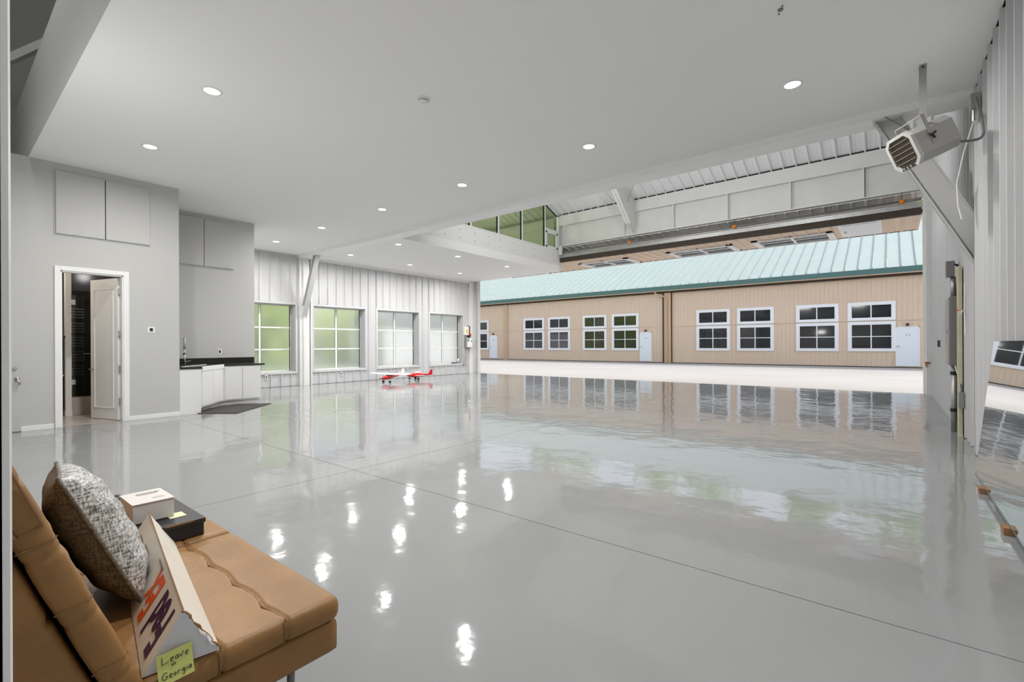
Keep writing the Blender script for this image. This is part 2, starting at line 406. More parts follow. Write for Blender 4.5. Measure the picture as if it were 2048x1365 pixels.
GB = [(-4, 6), (15.9, 6), (15.9, rz(15.9)), (YR, rz(YR)+.1), (-4, rz(YR)-SL*(YR+4)+.1)]
MB().prism(GB, 'x', XW-.34, XW-.012).build('gable_infill', M_wall, wl)
# column between the bays on the left + left knee brace
c1 = empty('trim_2', kind='structure')
MB().box(XW, XW+.10, 7.31, 7.62, 0, ZC-.04).build('column', M_steel, c1, bevel=.004)
MB().box(XW+.10, XW+.16, 7.40, 7.43, 0, ZC-.04).build('column_flange', M_steel, c1)
MB().box(XW+.0, XW+.12, 7.66, 7.70, 0, ZC-.02).build('column_flange', M_steel, c1)
def brace(name, pts, flip, label):
    b = empty(name, (pts[0][0], 7.4, 0), label=label, cat='brace')
    (xa, za), (xb, zb), (xc, zc), (xd, zd) = pts      # outer top, inner top, wall top, wall bottom
    MB().prism(pts, 'y', 7.42, 7.45).build('web_plate', M_brace, b)
    for (p, q) in (((xa, za), (xd, zd)), ((xb, zb), (xc, zc))):
        d = Vector((q[0]-p[0], q[1]-p[1])).normalized(); nrm = Vector((-d.y, d.x))*.006
        MB().prism([(p[0]+nrm.x, p[1]+nrm.y), (q[0]+nrm.x, q[1]+nrm.y), (q[0]-nrm.x, q[1]-nrm.y), (p[0]-nrm.x, p[1]-nrm.y)], 'y', 7.36, 7.51).build('flange', M_brace, b)
    MB().box(min(xa, xb)-.02, max(xa, xb)+.02, 7.34, 7.53, ZC-.078, ZC-.067).build('end_plate', M_steel, b)
    return b
brace('knee_brace', [(-13.53, ZC-.07), (-13.67, ZC-.07), (-14.36, 2.50), (-14.36, 2.15)], 0, 'slim white steel knee brace slanting from the left wall column to the beam')
brace('knee_brace', [(-.15, ZC-.07), (.10, ZC-.07), (.745, 2.68), (.745, 2.14)], 0, 'broad white steel knee brace on the right wall behind the unit heater')

# ---- right wall
wr = empty('wall_right', kind='structure')
MB().box(.81, .95, -3.1, YD+.2, -.1, 6).build('wall_core', mat('grey_core', (.3, .3, .3), .8), wr)
sheets('siding_sheet', M_siding, wr, -3.0, 7.29, lambda a, q, e: (.765-q, a, [.012, ZC-.0][e]), pitch=.31, phase=5.08, d=.042, rw=.028, minor=.01)
sheets('siding_sheet', M_siding, wr, 7.35, YD-.32, lambda a, q, e: (.785-q, a, [.012, 6.2][e]), pitch=.31, phase=5.08, d=.042, rw=.028, minor=.01)
MB().prism(GB, 'x', .812, .95).build('gable_infill', M_wall, wr)
MB().box(.725, .79, 7.295, 7.315, 0, ZC-.06).build('edge_trim', mat('edge_shadow_trim', (.18, .18, .175), .6), wr)  # dark strip painted in for the shadow gap at the wall end
MB().box(.785, .81, 7.3, YD, 0, 8).build('wall_liner', M_steel, wr)
c2 = empty('trim_3', kind='structure')
MB().box(.62, .80, YD-.02, YD+.18, 0, 5.0).build('column', M_girder, c2, bevel=.005)
MB().box(.66, .79, YD-.32, YD-.02, 0, 5.0).build('column_web', M_steel, c2)
c3 = empty('trim_4', kind='structure')
MB().box(XW, -14.27, YD-.02, YD+.18, 0, ZC+.1).build('column', M_siding, c3, bevel=.005)
MB().box(XW+.0, -14.42, YD-.34, YD-.02, 0, ZC-.02).build('column_web', M_steel, c3)
MB().box(-14.30, -14.262, YD-.05, YD-.02, 0, ZC-.02).build('door_seal', M_greymetal, c3)

# ---- bathroom block: wall with doorway (faces the hall at X=-10), niche behind, return walls
wb = empty('wall_bathroom', kind='structure')
DY0, DY1, DZ = 1.29, 2.055, 2.435
TOP = ZC+.02
MB().box(-10.12, -10.0, -.1, DY0, 0, TOP).build('wall_face', M_wall, wb)
MB().box(-10.12, -10.0, DY1, 2.85, 0, TOP).build('wall_face', M_wall, wb)
MB().box(-10.12, -10.0, DY0, DY1, DZ, TOP).build('wall_face', M_wall, wb)
MB().box(-11.49, -10.01, 2.76, 2.8505, 0, TOP-.06).build('return_wall', M_wall, wb)
MB().box(-11.62, -11.5, 2.7, 4.76, 0, TOP).build('niche_wall', M_wall, wb)
MB().box(-14.45, -11.51, 4.66, 4.755, 0, TOP-.06).build('end_wall', M_wall, wb)
MB().box(-14.5, -10.06, -.1, 2.7, TOP-.05, TOP-.005).build('block_lid', M_ceil, wb)
bb = empty('baseboard_left', kind='structure')
for y0, y1 in ((.86, DY0-.075), (DY1+.075, 2.85)):
    MB().box(-10.0, -9.985, y0, y1, 0, .075).build('baseboard_strip', M_white, bb, bevel=.003)
dr = empty('door_1', (-10, 1.67, 0), kind='structure')
cs = MB()
for (ya, yb, za, zb) in ((DY0-.068, DY0, 0, DZ+.068), (DY1, DY1+.075, 0, DZ+.068), (DY0, DY1, DZ, DZ+.068)): cs.box(-10.01, -9.975, ya, yb, za, zb)
cs.build('casing', M_white, dr, bevel=.004)
jm = MB()
for (ya, yb, za, zb) in ((DY0, DY0+.018, 0, DZ), (DY1-.018, DY1, 0, DZ), (DY0, DY1, DZ-.018, DZ)): jm.box(-10.13, -9.99, ya, yb, za, zb)
jm.build('jamb', M_white, dr)
# door leaf swung inwards, hinged on the right jamb
hx, hy = -10.14, DY1-.03; fx, fy = -10.86, 1.80
L = math.hypot(fx-hx, fy-hy); ang = math.atan2(fy-hy, fx-hx)
RM = Matrix.Translation((hx, hy, 0)) @ Matrix.Rotation(ang, 4, 'Z')
lf = MB().box(0, L, -.02, .02, .012, DZ-.03).xf(RM).build('door_leaf', M_white, dr, bevel=.003)
mo = MB()
for (xa, xb, za, zb) in ((.11, .125, .2, DZ-.2), (L-.125, L-.11, .2, DZ-.2), (.11, L-.11, .2, .215), (.11, L-.11, DZ-.215, DZ-.2)):
    mo.box(xa, xb, .02, .030, za, zb); mo.box(xa, xb, -.030, -.02, za, zb)
o = mo.xf(RM).build('panel_moulding', M_white, dr)
MB().tube([(L-.06, .02, .86), (L-.06, .07, .86), (L-.15, .075, .86)], .011).xf(RM).build('lever_handle', M_brass, dr, smooth=True)
MB().tube([(L-.06, -.02, .86), (L-.06, -.07, .86), (L-.15, -.075, .86)], .011).xf(RM).build('lever_handle', M_brass, dr, smooth=True)
for z in (.28, .83, 1.42, 2.13):
    MB().box(-10.135, -10.10, hy-.012, hy+.012, z, z+.10).build('hinge', M_nickel, dr)
# second door on the far left, mostly cut off by the jamb in front of the camera
d2 = empty('door_2', (-10, .5, 0), kind='structure')
MB().box(-10.0, -9.985, .03, .86, .01, 2.4).build('door_leaf', M_wall, d2, bevel=.002)
MB().cyl((-9.985, .80, .935), .022, .02, 'x').build('deadbolt', M_nickel, d2)
mb = MB().cyl((-9.985, .82, .79), .026, .015, 'x'); mb.tube([(-9.97, .82, .79), (-9.93, .82, .79), (-9.93, .835, .74), (-9.93, .845, .70)], [.012, .012, .014, .02]); mb.build('lever_handle', M_nickel, d2, smooth=True)

# inside the bathroom
bf = empty('floor_bathroom', kind='structure')
for i in range(4):
    for j in range(5):
        x0 = -10.13-.6*(i+1); y0 = .0+.6*j
        MB().box(x0+.003, x0+.597, y0+.003, min(y0+.597, 2.74), .0, .006+.0).build('floor_tile', M_tile, bf)
bw = empty('wall_bathroom_inner', kind='structure')
MB().box(-13.2, -13.1, 0, 2.75, 0, 3.9).build('wall_face', M_bathwall, bw)
MB().box(-13.1, -10.12, 2.65, 2.749, 0, 3.9).build('wall_face', M_bathwall, bw)
MB().box(-13.1, -10.12, -.09, 0, 0, 3.9).build('wall_face', M_bathwall, bw)
MB().box(-13.1, -10.12, 0, 2.65, 2.9, 2.95).build('ceiling_board', M_bathwall, bw)
MB().box(-11.60, -11.48, 1.545, 1.625, 0, 2.9).build('partition', M_white, bw)
MB().box(-11.60, -11.47, 1.54, 1.63, 0, .1).build('skirting', M_white, bw)
sh = empty('shower_enclosure', (-11.7, 2.1, 0), label='dark tiled shower with smoked glass door seen through the open bathroom door', cat='shower')
MB().box(-11.78, -11.55, 1.63, 2.64, 0.006, .33).build('curb', M_tile, sh, bevel=.004)
MB().box(-13.09, -12.98, 1.63, 2.64, .0, 2.9).build('tile_wall', M_darktile, sh)
MB().box(-12.98, -11.62, 1.565, 1.63, .33, 2.9).build('tile_wall', M_darktile, sh)
MB().box(-11.66, -11.65, 1.66, 2.4, .34, 2.2).build('glass_door', M_shglass, sh)
MB().box(-11.67, -11.64, 1.64, 2.6, 2.2, 2.28).build('header_rail', M_darktile, sh)
for z in (.56, 2.02): MB().box(-11.69, -11.62, 1.64, 1.70, z, z+.09).build('hinge', M_chrome, sh)
MB().tube([(-11.62, 1.80, 1.12), (-11.60, 1.80, 1.12), (-11.60, 2.3, 1.12), (-11.62, 2.3, 1.12)], .008).build('towel_bar', M_chrome, sh)
bl = empty('window_blind', (-12.9, 2.0, .8), label='horizontal slatted blind behind the shower glass in the bathroom', cat='blind')
for k in range(26):
    for y0, y1 in ((1.72, 2.02), (2.12, 2.45)):
        MB().box(-12.95, -12.90, y0, y1, .62+k*.058, .62+k*.058+.018).xf(Matrix.Identity(4)).build('slat', M_white if k % 5 else M_darktile, bl)
MB().box(-12.94, -12.90, 1.66, 1.72, .5, 2.2).build('blind_stile', M_darktile, bl); MB().box(-12.94, -12.90, 2.02, 2.12, .5, 2.2).build('blind_stile', M_darktile, bl)
MB().box(-12.94, -12.90, 1.66, 2.5, 2.13, 2.2).build('head_rail', M_darktile, bl)
va = empty('bath_vanity', (-11.9, 1.2, 0), label='wooden bathroom vanity just inside the open doorway', cat='vanity')
MB().box(-12.3, -11.62, .3, 1.53, .0065, .72).build('cabinet', mat('vanity_wood', (.42, .30, .20), .5), va, bevel=.004)
MB().box(-12.32, -11.60, .3, 1.535, .72, .75).build('vanity_top', M_white, va)
tw = MB().box(-11.585, -11.555, 1.42, 1.535, .80, 1.40).build('hand_towel', mat('navy_towel', (.06, .065, .08), .9, bump=.4, bscale=80), None, bevel=.01); put(tw, 'dark hand towel hanging on a black rail beside the bathroom doorway', 'towel')
rl = MB().tube([(-11.52, 1.36, 1.425), (-11.52, 1.545, 1.425)], .012); rl.box(-11.53, -11.49, 1.535, 1.55, 1.40, 1.45)
rl.tube([(-11.57, 1.40, 1.41), (-11.52, 1.40, 1.425)], .01)
put(rl.build('towel_rail', M_black), 'black towel rail on the partition inside the bathroom', 'rail')
ba_l = bpy.data.lights.new('bath_lamp', 'POINT'); ba_l.energy = 16; ba_l.shadow_soft_size = .12; ba_l.color = (1, .9, .78)  # added fill lamp without a fixture, brightens the bathroom
ba = bpy.data.objects.new('bath_lamp_light', ba_l); COL.objects.link(ba); ba.location = (-11.2, .8, 2.72)
bl2_l = bpy.data.lights.new('shower_lamp', 'POINT'); bl2_l.energy = 6; bl2_l.shadow_soft_size = .1  # second added fill, lifts the dark shower
bl2 = bpy.data.objects.new('shower_lamp_light', bl2_l); COL.objects.link(bl2); bl2.location = (-12.5, 2.1, 2.75)

# near jamb of the doorway the camera stands in, and the wall it belongs to
wf = empty('wall_front', kind='structure')
MB().box(XW, -.60, -.10, .040, 0, 10.15).build('wall_face', M_wall, wf)
MB().box(.42, .80, -.10, .040, 0, 10.15).build('wall_face', M_wall, wf)
MB().box(-.60, .42, -.10, .040, 2.5, 10.15).build('wall_face', M_wall, wf)
d3 = empty('door_3', kind='structure')
MB().box(-.66, -.60, -.13, .0465, 0, 2.5).build('jamb', M_white, d3, bevel=.006)
MB().box(.40, .44, -.13, .046, 0, 2.5).build('jamb', M_white, d3)
wk = empty('wall_back', kind='structure')
MB().box(-3, .95, -3.2, -3.1, 0, 3).build('wall_face', M_wall, wk)
MB().box(-3.1, -3, -3.2, -.1, 0, 3).build('wall_face', M_wall, wk)
MB().box(-3.1, .95, -3.2, -.1, 3, 3.1).build('ceiling_board', M_ceil, wk)
MB().box(-15.2, 1.2, -4.1, -4, 0, 8.9).build('gable_wall', M_wall, wk)

for k, hxp in enumerate((-2.4, -6.6)):  # invented lights, unseen behind the beam, added to brighten girder and roof
    fl_ = bpy.data.lights.new('shop_light_lamp', 'AREA'); fl_.shape = 'RECTANGLE'; fl_.size = 1.1; fl_.size_y = .25; fl_.energy = 80
    fo = bpy.data.objects.new('shop_light_emitter', fl_); COL.objects.link(fo); fo.location = (hxp, 8.24, 4.97)
    fo.rotation_euler = Vector((0, 1, .06)).to_track_quat('-Z', 'Y').to_euler()
    t = empty('shop_light', (hxp, 8.1, 4.97), label=['white shop light mounted high behind the bay beam, nearer the right wall', 'white shop light mounted high behind the bay beam, nearer the loft'][k], cat='lamp', group='shop lights behind the beam')
    MB().box(hxp-.6, hxp+.6, 8.10, 8.22, 4.82, 5.12).build('housing', M_white, t, bevel=.01)
    MB().box(hxp-.02, hxp+.02, 7.6, 8.10, 4.95, 4.99).build('bracket', M_steel, t); MB().box(hxp-.04, hxp+.04, 7.5, 7.6, 4.5, 5.1).build('post', M_steel, t)
wl_ = bpy.data.lights.new('wall_light_lamp', 'AREA'); wl_.shape = 'RECTANGLE'; wl_.size = 1.2; wl_.size_y = .2; wl_.energy = 16  # unseen lamp added to lift the fascia and the foreground
wo_ = bpy.data.objects.new('wall_light_emitter', wl_); COL.objects.link(wo_); wo_.location = (-6.2, .145, 2.5); wo_.rotation_euler = Vector((-.3, 1, .35)).to_track_quat('-Z', 'Y').to_euler()
t = empty('wall_light', (-6.2, .06, 2.5), label='white wall light high on the front wall, left of the sofa', cat='lamp')
MB().box(-6.85, -5.55, .041, .12, 2.38, 2.62).build('housing', M_white, t, bevel=.01)
at_ = bpy.data.lights.new('attic_lamp', 'POINT'); at_.energy = 60; at_.shadow_soft_size = .15  # lamp added above the view to light fascia, roof and brace
ato = bpy.data.objects.new('attic_lamp_light', at_); COL.objects.link(ato); ato.location = (-7.5, .35, 7.4)
t = empty('attic_lamp', (-7.5, .35, 7.6), label='white lamp high in the roof space above the doorway', cat='lamp')
MB().tube([(-7.5, .35, 7.62), (-7.5, .35, 7.8)], [.14, .05], 16).build('shade', M_white, t); MB().tube([(-7.5, .35, 7.8), (-7.5, .35, rz(.35) if False else 10.2)], .01).build('cord', M_black, t)
hl = bpy.data.lights.new('hall_lamp', 'AREA'); hl.shape = 'DISK'; hl.size = .4; hl.energy = 30  # light added behind the camera to brighten the near jamb and sofa
ho = bpy.data.objects.new('hall_lamp_light', hl); COL.objects.link(ho); ho.location = (-.9, -1.4, 2.9)
hf = empty('hall_ceiling_light', (-.9, -1.4, 3), label='round ceiling light in the hallway behind the camera', cat='ceiling light')
MB().cyl((-.9, -1.4, 2.93), .24, .07).build('lamp_body', M_white, hf)
# ---- tie beams in the dark roof space on the far left
for k, (p, q) in enumerate((((-13.8, 3.2, 6.35), (-9.2, .1, 7.0)),)):
    pass
ra = empty('roof_brace', (-12, 1, 6), label='pale steel brace crossing the dark roof space at the far upper left', cat='brace')
MB().prism([(-1.2, 3.86), (2.9, 8.46), (2.9, 8.62), (-1.2, 4.02)], 'x', -12.06, -11.94).build('brace_web', M_steel, ra)
MB().prism([(-1.2, 3.84), (2.9, 8.44), (2.9, 8.47), (-1.2, 3.87)], 'x', -12.12, -11.88).build('brace_flange', M_steel, ra)
pu = empty('roof_purlin', (-7, 2, 7), label='long pale purlin running under the roof beside the ceiling fascia', cat='beam')
MB().box(-14.5, .78, 1.5, 1.58, 6.4, 6.66).build('purlin_web', M_steel, pu); MB().box(-14.5, .78, 1.42, 1.58, 6.37, 6.4).build('purlin_lip', M_steel, pu)

# ================================================================== GIRDER OVER THE OPENING
g = empty('door_girder', (-4.6, YD, 5), label='deep white steel girder spanning above the hangar door opening', cat='girder')
MB().box(-9.97, .735, YD-.02, YD+.02, 5.84, 6.215).build('top_channel', M_girder, g)
MB().box(-9.97, .735, YD-.02, YD+.14, 5.82, 5.84).build('top_flange', M_girder, g)
MB().box(-9.97, .735, YD+.13, YD+.15, 5.05, 5.84).build('web', M_girder, g)
MB().box(-9.97, .735, YD-.03, YD+.16, 5.02, 5.05).build('bottom_flange', M_steel, g)
for x in (-9.75, -7.26, -5.53, -3.87, -2.2, -.54):
    MB().box(x-.012, x+.012, YD, YD+.13, 5.05, 5.82).build('stiffener', M_steel, g)
for x in (-2.17,):
    for z in (5.2, 5.32, 5.62, 5.74): MB().cyl((x+.04, YD+.118, z), .014, .014, 'y', 8).build('bolt', M_steel, g)
hd = empty('trim_6', (-7, YD, 5), kind='structure')
MB().box(-15, 1.0, YD+.152, YD+.3, 5.0, 6.5).build('header_siding', M_steel, hd)
MB().box(-15, -9.98, YD+.02, YD+.3, ZC+.1, 5.0).build('header_panel', M_steel, hd)

# sloping rafter that meets the girder
r = empty('haunched_rafter', (-6.85, 14, 5), label='tapered white rafter dropping onto the girder, left of centre', cat='beam')
low = [(YD-.03, 5.06), (14.75, 5.30), (13.5, 6.35), (11.0, 7.45), (6.6, 9.1)]
upp = [(6.6, rz(6.6)-.04), (YD-.03, rz(YD-.03)-.04)]
MB().prism(low+upp, 'x', -6.86, -6.84).build('web', M_steel, r)
for (a, b) in zip(low[:-1], low[1:]):
    w = .02 if a[0] > 14.9 else .09
    MB().prism([a, b, (b[0], b[1]+.02), (a[0], a[1]+.02)], 'x', -6.85-w, -6.85+w).build('flange', M_steel, r)
put(MB().tube([(-6.80, 14.6, 6.0), (-5.6, 13.2, 6.75)], .010).build('sway_rod', M_greymetal), 'thin diagonal steel rod from the rafter to the roof sheets', 'rod')

# ================================================================== LOFT FRONT (glazing above bolted fascia, X=-10)
lw = empty('window_5', (-10, 12, 4.85), kind='structure')
bfz = empty('trim_5', (-10, 11, 4.1), kind='structure')
MB().box(-10.02, -9.98, 7.66, YD+.02, 4.32, 4.83).build('fascia_plate', M_white, bfz)
MB().prism([(-9.98, 4.32), (-9.96, 4.30), (-10.0, 4.06), (-10.12, 4.055), (-10.12, 4.32)], 'y', 7.66, YD+.02).build('lower_flange', M_ceil, bfz)
MB().box(-9.98, -9.965, 7.66, YD+.02, 4.30, 4.335).build('bead', M_white, bfz)
yb = 8.1
while yb < 15.3:
    for z in (4.45, 4.70):
        MB().cyl((-9.98, yb, z), .014, .008, 'x', 8).build('bolt', M_greypaint, bfz)
    yb += .62
MB().box(-10.04, -9.955, 7.66, YD+.02, 4.83, 4.885).build('sill', M_white, lw)
muls = [9.1, 10.40, 11.70, 12.97, 14.36]
edges = [7.7]+muls+[YD-.06]
for yv in muls:
    MB().box(-10.03, -9.96, yv-.035, yv+.035, 4.885, rz(yv)-.06).build('mullion', M_white, lw)
    MB().box(-10.02, -9.965, yv-.050, yv-.035, 4.885, rz(yv)-.06).build('gasket', M_dark, lw)
MB().box(-10.04, -9.95, YD-.10, YD+.02, 4.885, rz(YD)-.02).build('end_post', M_white, lw)
MB().prism([(7.7, rz(7.7)-.16), (YD, rz(YD)-.10), (YD, rz(YD)-.0), (7.7, rz(7.7)-.0)], 'x', -10.04, -9.95).build('raking_head', M_white, lw)
MB().prism([(7.7, rz(7.7)-.18), (YD-.1, rz(YD-.1)-.12), (YD-.1, rz(YD-.1)-.10), (7.7, rz(7.7)-.16)], 'x', -10.02, -9.965).build('gasket', M_dark, lw)
for a, b in zip(edges[:-2], edges[1:-1]):
    MB().prism([(a+.035, 4.885), (b-.05, 4.885), (b-.05, rz(b)-.17), (a+.035, rz(a)-.17)], 'x', -10.0, -9.992).build('pane', M_loftglass, lw)
a, b = 14.395, YD-.10
MB().box(-10.03, -9.955, a, b, 5.50, 5.60).build('transom', M_white, lw)
MB().prism([(a, 5.60), (b, 5.60), (b, rz(b)-.15), (a, rz(a)-.17)], 'x', -10.0, -9.992).build('pane', M_loftglass, lw)
sf = MB()
for (ya, yb, za, zb) in ((a, a+.09, 4.885, 5.50), (b-.09, b, 4.885, 5.50), (a, b, 4.885, 4.965), (a, b, 5.43, 5.50)): sf.box(-10.025, -9.95, ya, yb, za, zb)
sf.build('casement_frame', M_white, lw, bevel=.004)
MB().box(-10.0, -9.992, a+.09, b-.09, 4.965, 5.43).build('pane', M_loftglass, lw)
lfw = empty('wall_loft', kind='structure')
MB().box(-14.45, -10.1, YD-.12, YD-.0, 4.5, 6.1).build('wall_face', M_wall, lfw)
MB().box(-14.45, -10.1, 7.66, 7.72, 4.5, 8.9).build('wall_face', M_wall, lfw)
ll = bpy.data.lights.new('loft_lamp', 'POINT'); ll.energy = 130; ll.shadow_soft_size = .3  # lamp added so the loft behind the glazing is not dark
llo = bpy.data.objects.new('loft_lamp_light', ll); COL.objects.link(llo); llo.location = (-12.4, 11.5, 7.2)
lp = empty('loft_pendant', (-12.4, 11.5, 7.3), label='white pendant lamp hanging inside the glazed loft', cat='lamp')
MB().tube([(-12.4, 11.5, 7.45), (-12.4, 11.5, 7.7)], .01).build('cord', M_black, lp)
MB().tube([(-12.4, 11.5, 7.52), (-12.4, 11.5, 7.6)], [.2, .05], 16).build('shade', M_white, lp)

# ================================================================== BIFOLD DOOR, folded open
bd = empty('door_4', (-4.6, YD, 4.5), kind='structure')
YI, YO = YD+.14, 17.75        # inner and outer edges of the folded leaf
ZI, ZO = 4.47, 4.50
XL = -14.25
# upper leaf: white ribbed inner face looking down
def um(a, q, e):
    y = [YI+.02, YO][e]; z = [5.02, 4.68][e]; return (a, y, z-q)
sheets('upper_sheet', M_leafin, bd, XL, .62, um, pitch=.31, phase=-.19, d=.035, rw=.03, minor=.006)
MB().prism([(YI+.02, 5.036), (YO, 4.696), (YO, 4.76), (YI+.02, 5.10)], 'x', XL, .62).build('upper_leaf', M_steel, bd)
# lower leaf: tan outer face looking down, with windows in it
DW = [(-13.9, -11.9), (-9.72, -7.62), (-6.15, -4.0), (-3.42, -1.28)]
wy0, wy1 = 16.28, 17.62
def zl(y): return ZI+(ZO-ZI)*(y-YI)/(YO-YI)
def lm(y0, y1): return lambda a, q, e: (a, [y0, y1][e], zl([y0, y1][e])-q)
xx = XL; cuts = []
for a, b in DW:
    cuts.append((xx, a-.0, YI+.05, YO)); cuts.append((a, b, YI+.05, wy0)); cuts.append((a, b, wy1, YO)); xx = b
cuts.append((xx, -1.13, YI+.05, YO)); cuts.append((-.18, .62, YI+.05, YO)); cuts.append((-1.13, -.18, 17.50, YO))
for a, b, y0, y1 in cuts:
    sheets('lower_sheet', M_facade, bd, a, b, lm(y0, y1), pitch=.31, phase=-.05, d=.028, rw=.03, minor=.006)
def plate(name, mt, x0, x1, y0, y1, dz0, dz1, par=bd):
    return MB().prism([(y0, zl(y0)+dz0), (y1, zl(y1)+dz0), (y1, zl(y1)+dz1), (y0, zl(y0)+dz1)], 'x', x0, x1).build(name, mt, par)
plate('edge_frame', M_dark, XL, .62, YO-.02, YO+.03, -.012, .12)
for x in [XL]+[q for ab in DW for q in ab]+[.60]:
    plate('leaf_stud', M_facadetrim, x-.02, x+.02, YI, YO, .013, .11)
for a, b in DW:
    wq = empty('leaf_window', ((a+b)/2, 17, 4.5)); wq.parent = bd; wq.location = Vector(wq['_w'])-Vector(bd['_w'])
    fr = MB()
    for (xa, xb, ya, yb2) in ((a, a+.17, wy0, wy1), (b-.17, b, wy0, wy1), (a, b, wy0, wy0+.13), (a, b, wy1-.13, wy1)):
        fr.prism([(ya, zl(ya)-.05), (yb2, zl(yb2)-.05), (yb2, zl(yb2)+.03), (ya, zl(ya)+.03)], 'x', xa, xb)
    fr.build('window_frame', M_winframe, wq)
    xm = (a+b)/2; ymid = (wy0+wy1)/2
    mu = MB(); mu.prism([(wy0, zl(wy0)-.03), (wy1, zl(wy1)-.03), (wy1, zl(wy1)+.02), (wy0, zl(wy0)+.02)], 'x', xm-.035, xm+.035)
    mu.prism([(ymid-.03, zl(ymid)-.03), (ymid+.03, zl(ymid)-.03), (ymid+.03, zl(ymid)+.02), (ymid-.03, zl(ymid)+.02)], 'x', a+.1, b-.1)
    mu.build('mullion', M_winframe, wq)
    for (xa, xb) in ((a+.17, xm-.035), (xm+.035, b-.17)):
        for (ya, yb2) in ((wy0+.13, ymid-.03), (ymid+.03, wy1-.13)):
            MB().prism([(ya, zl(ya)), (yb2, zl(yb2)), (yb2, zl(yb2)+.006), (ya, zl(ya)+.006)], 'x', xa, xb).build('pane', M_doorglass, wq)
plate('man_door', M_winframe, -1.13, -.18, YI+.08, 17.50, -.03, .03)
plate('man_door_panel', M_fardoor, -1.03, -.28, YI+.2, 17.40, -.045, -.03)
MB().cyl((-1.0, 16.5, 4.40), .025, .04, 'z', 12).build('door_knob', M_nickel, bd)
# bottom rail, seal and drive shaft
MB().box(XL, .60, YI-.09, YI+.05, 4.60, 4.72).build('bottom_rail', M_greymetal, bd)
MB().box(XL, .60, YI-.07, YI+.06, 4.44, 4.60).build('rubber_seal', mat('brown_rubber', (.06, .045, .035), .8), bd)
MB().tube([(-9.9, YD-.02, 4.79), (.52, YD-.02, 4.79)], .022, 10).build('drive_shaft', M_greypaint, bd, smooth=True)
MB().tube([(-9.9, YD+.03, 4.745), (.52, YD+.03, 4.745)], .012, 8).build('lift_rod', M_white, bd, smooth=True)
for x in (-9.35, -7.0, -4.05, .30):
    MB().tube([(x, YD-.02, 4.79), (x+.30, YD-.02, 4.79)], .036, 12).build('coupling', M_greypaint, bd, smooth=True)
for x in (-7.1, -3.72, .18):
    MB().tube([(x, YD-.02, 4.79), (x+.10, YD-.02, 4.79)], .052, 12).build('strap_drum', M_orange, bd, smooth=True)
    MB().tube([(x+.05, YD-.0, 4.83), (x+.05, YD-.0, 5.02)], .006, 6).build('lift_cable', M_black, bd)
MB().box(-9.93, -9.80, YD-.08, YD+.02, 4.70, 5.0).build('end_bracket', M_steel, bd)

# ================================================================== DOWNLIGHTS
LP = [(-5.87, 1.99, 'recessed ceiling light nearest the fascia, the right one of the front pair'),
      (-8.18, 1.99, 'recessed ceiling light above the bathroom door, left one of the front pair'),
      (-.83, 5.95, 'recessed ceiling light nearest the unit heater on the right'),
      (-3.36, 5.95, 'recessed ceiling light second from the right along the beam'),
      (-5.91, 5.95, 'recessed ceiling light third from the right along the beam'),
      (-8.25, 5.95, 'recessed ceiling light fourth from the right along the beam'),
      (-10.65, 5.95, 'recessed ceiling light fifth from the right along the beam'),
      (-13.01, 5.95, 'recessed ceiling light beside the niche wall and the first window'),
      (-10.66, 8.22, 'recessed light under the loft, nearest the beam on the open side'),
      (-13.02, 8.22, 'recessed light under the loft, nearest the left knee brace'),
      (-10.68, 10.55, 'recessed light under the loft, middle of the open side'),
      (-13.05, 10.55, 'recessed light under the loft, middle of the window side'),
      (-10.72, 13.05, 'recessed light under the loft, closest to the hangar door on the open side'),
      (-13.10, 13.05, 'recessed light under the loft, closest to the hangar door on the window side'),
      (-3.52, 1.99, 'recessed ceiling light just above the top edge of the picture'),
      (-1.16, 1.99, 'recessed ceiling light overhead near the doorway'),
      ]
proto = None
for (x, y, lab) in LP:
    z = ZC+.02 if y < 7.3 else ZC-.01
    if proto is None:
        t = empty('recessed_light', (x, y, z)); proto = t
        mb = MB(); n = 28; R0, R1 = .105, .078
        vs = [(x+R*math.cos(2*PI*k/n), y+R*math.sin(2*PI*k/n), zz) for (R, zz) in ((R0, z), (R0-.004, z-.007), (R1, z-.007), (R1, z-.001)) for k in range(n)]
        mb.add(vs, [(r_*n+k, r_*n+(k+1) % n, (r_+1)*n+(k+1) % n, (r_+1)*n+k) for r_ in range(3) for k in range(n)])
        mb.build('trim_ring', M_white, t, smooth=True)
        MB().cyl((x, y, z-.004), R1, .003, 'z', n).build('diffuser', M_bulb, t)
        px, py, pz = x, y, z
    else:
        t = copy_tree(proto, (x-px, y-py, z-pz))
    put(t, lab, 'ceiling light', 'recessed ceiling lights')
    al = bpy.data.lights.new('downlight', 'AREA'); al.shape = 'DISK'; al.size = .16; al.energy = DOWN_W; al.color = (1, .985, .96); al.spread = math.radians(170)
    ao = bpy.data.objects.new('downlight_lamp', al); COL.objects.link(ao); ao.location = (x, y, z-.012)
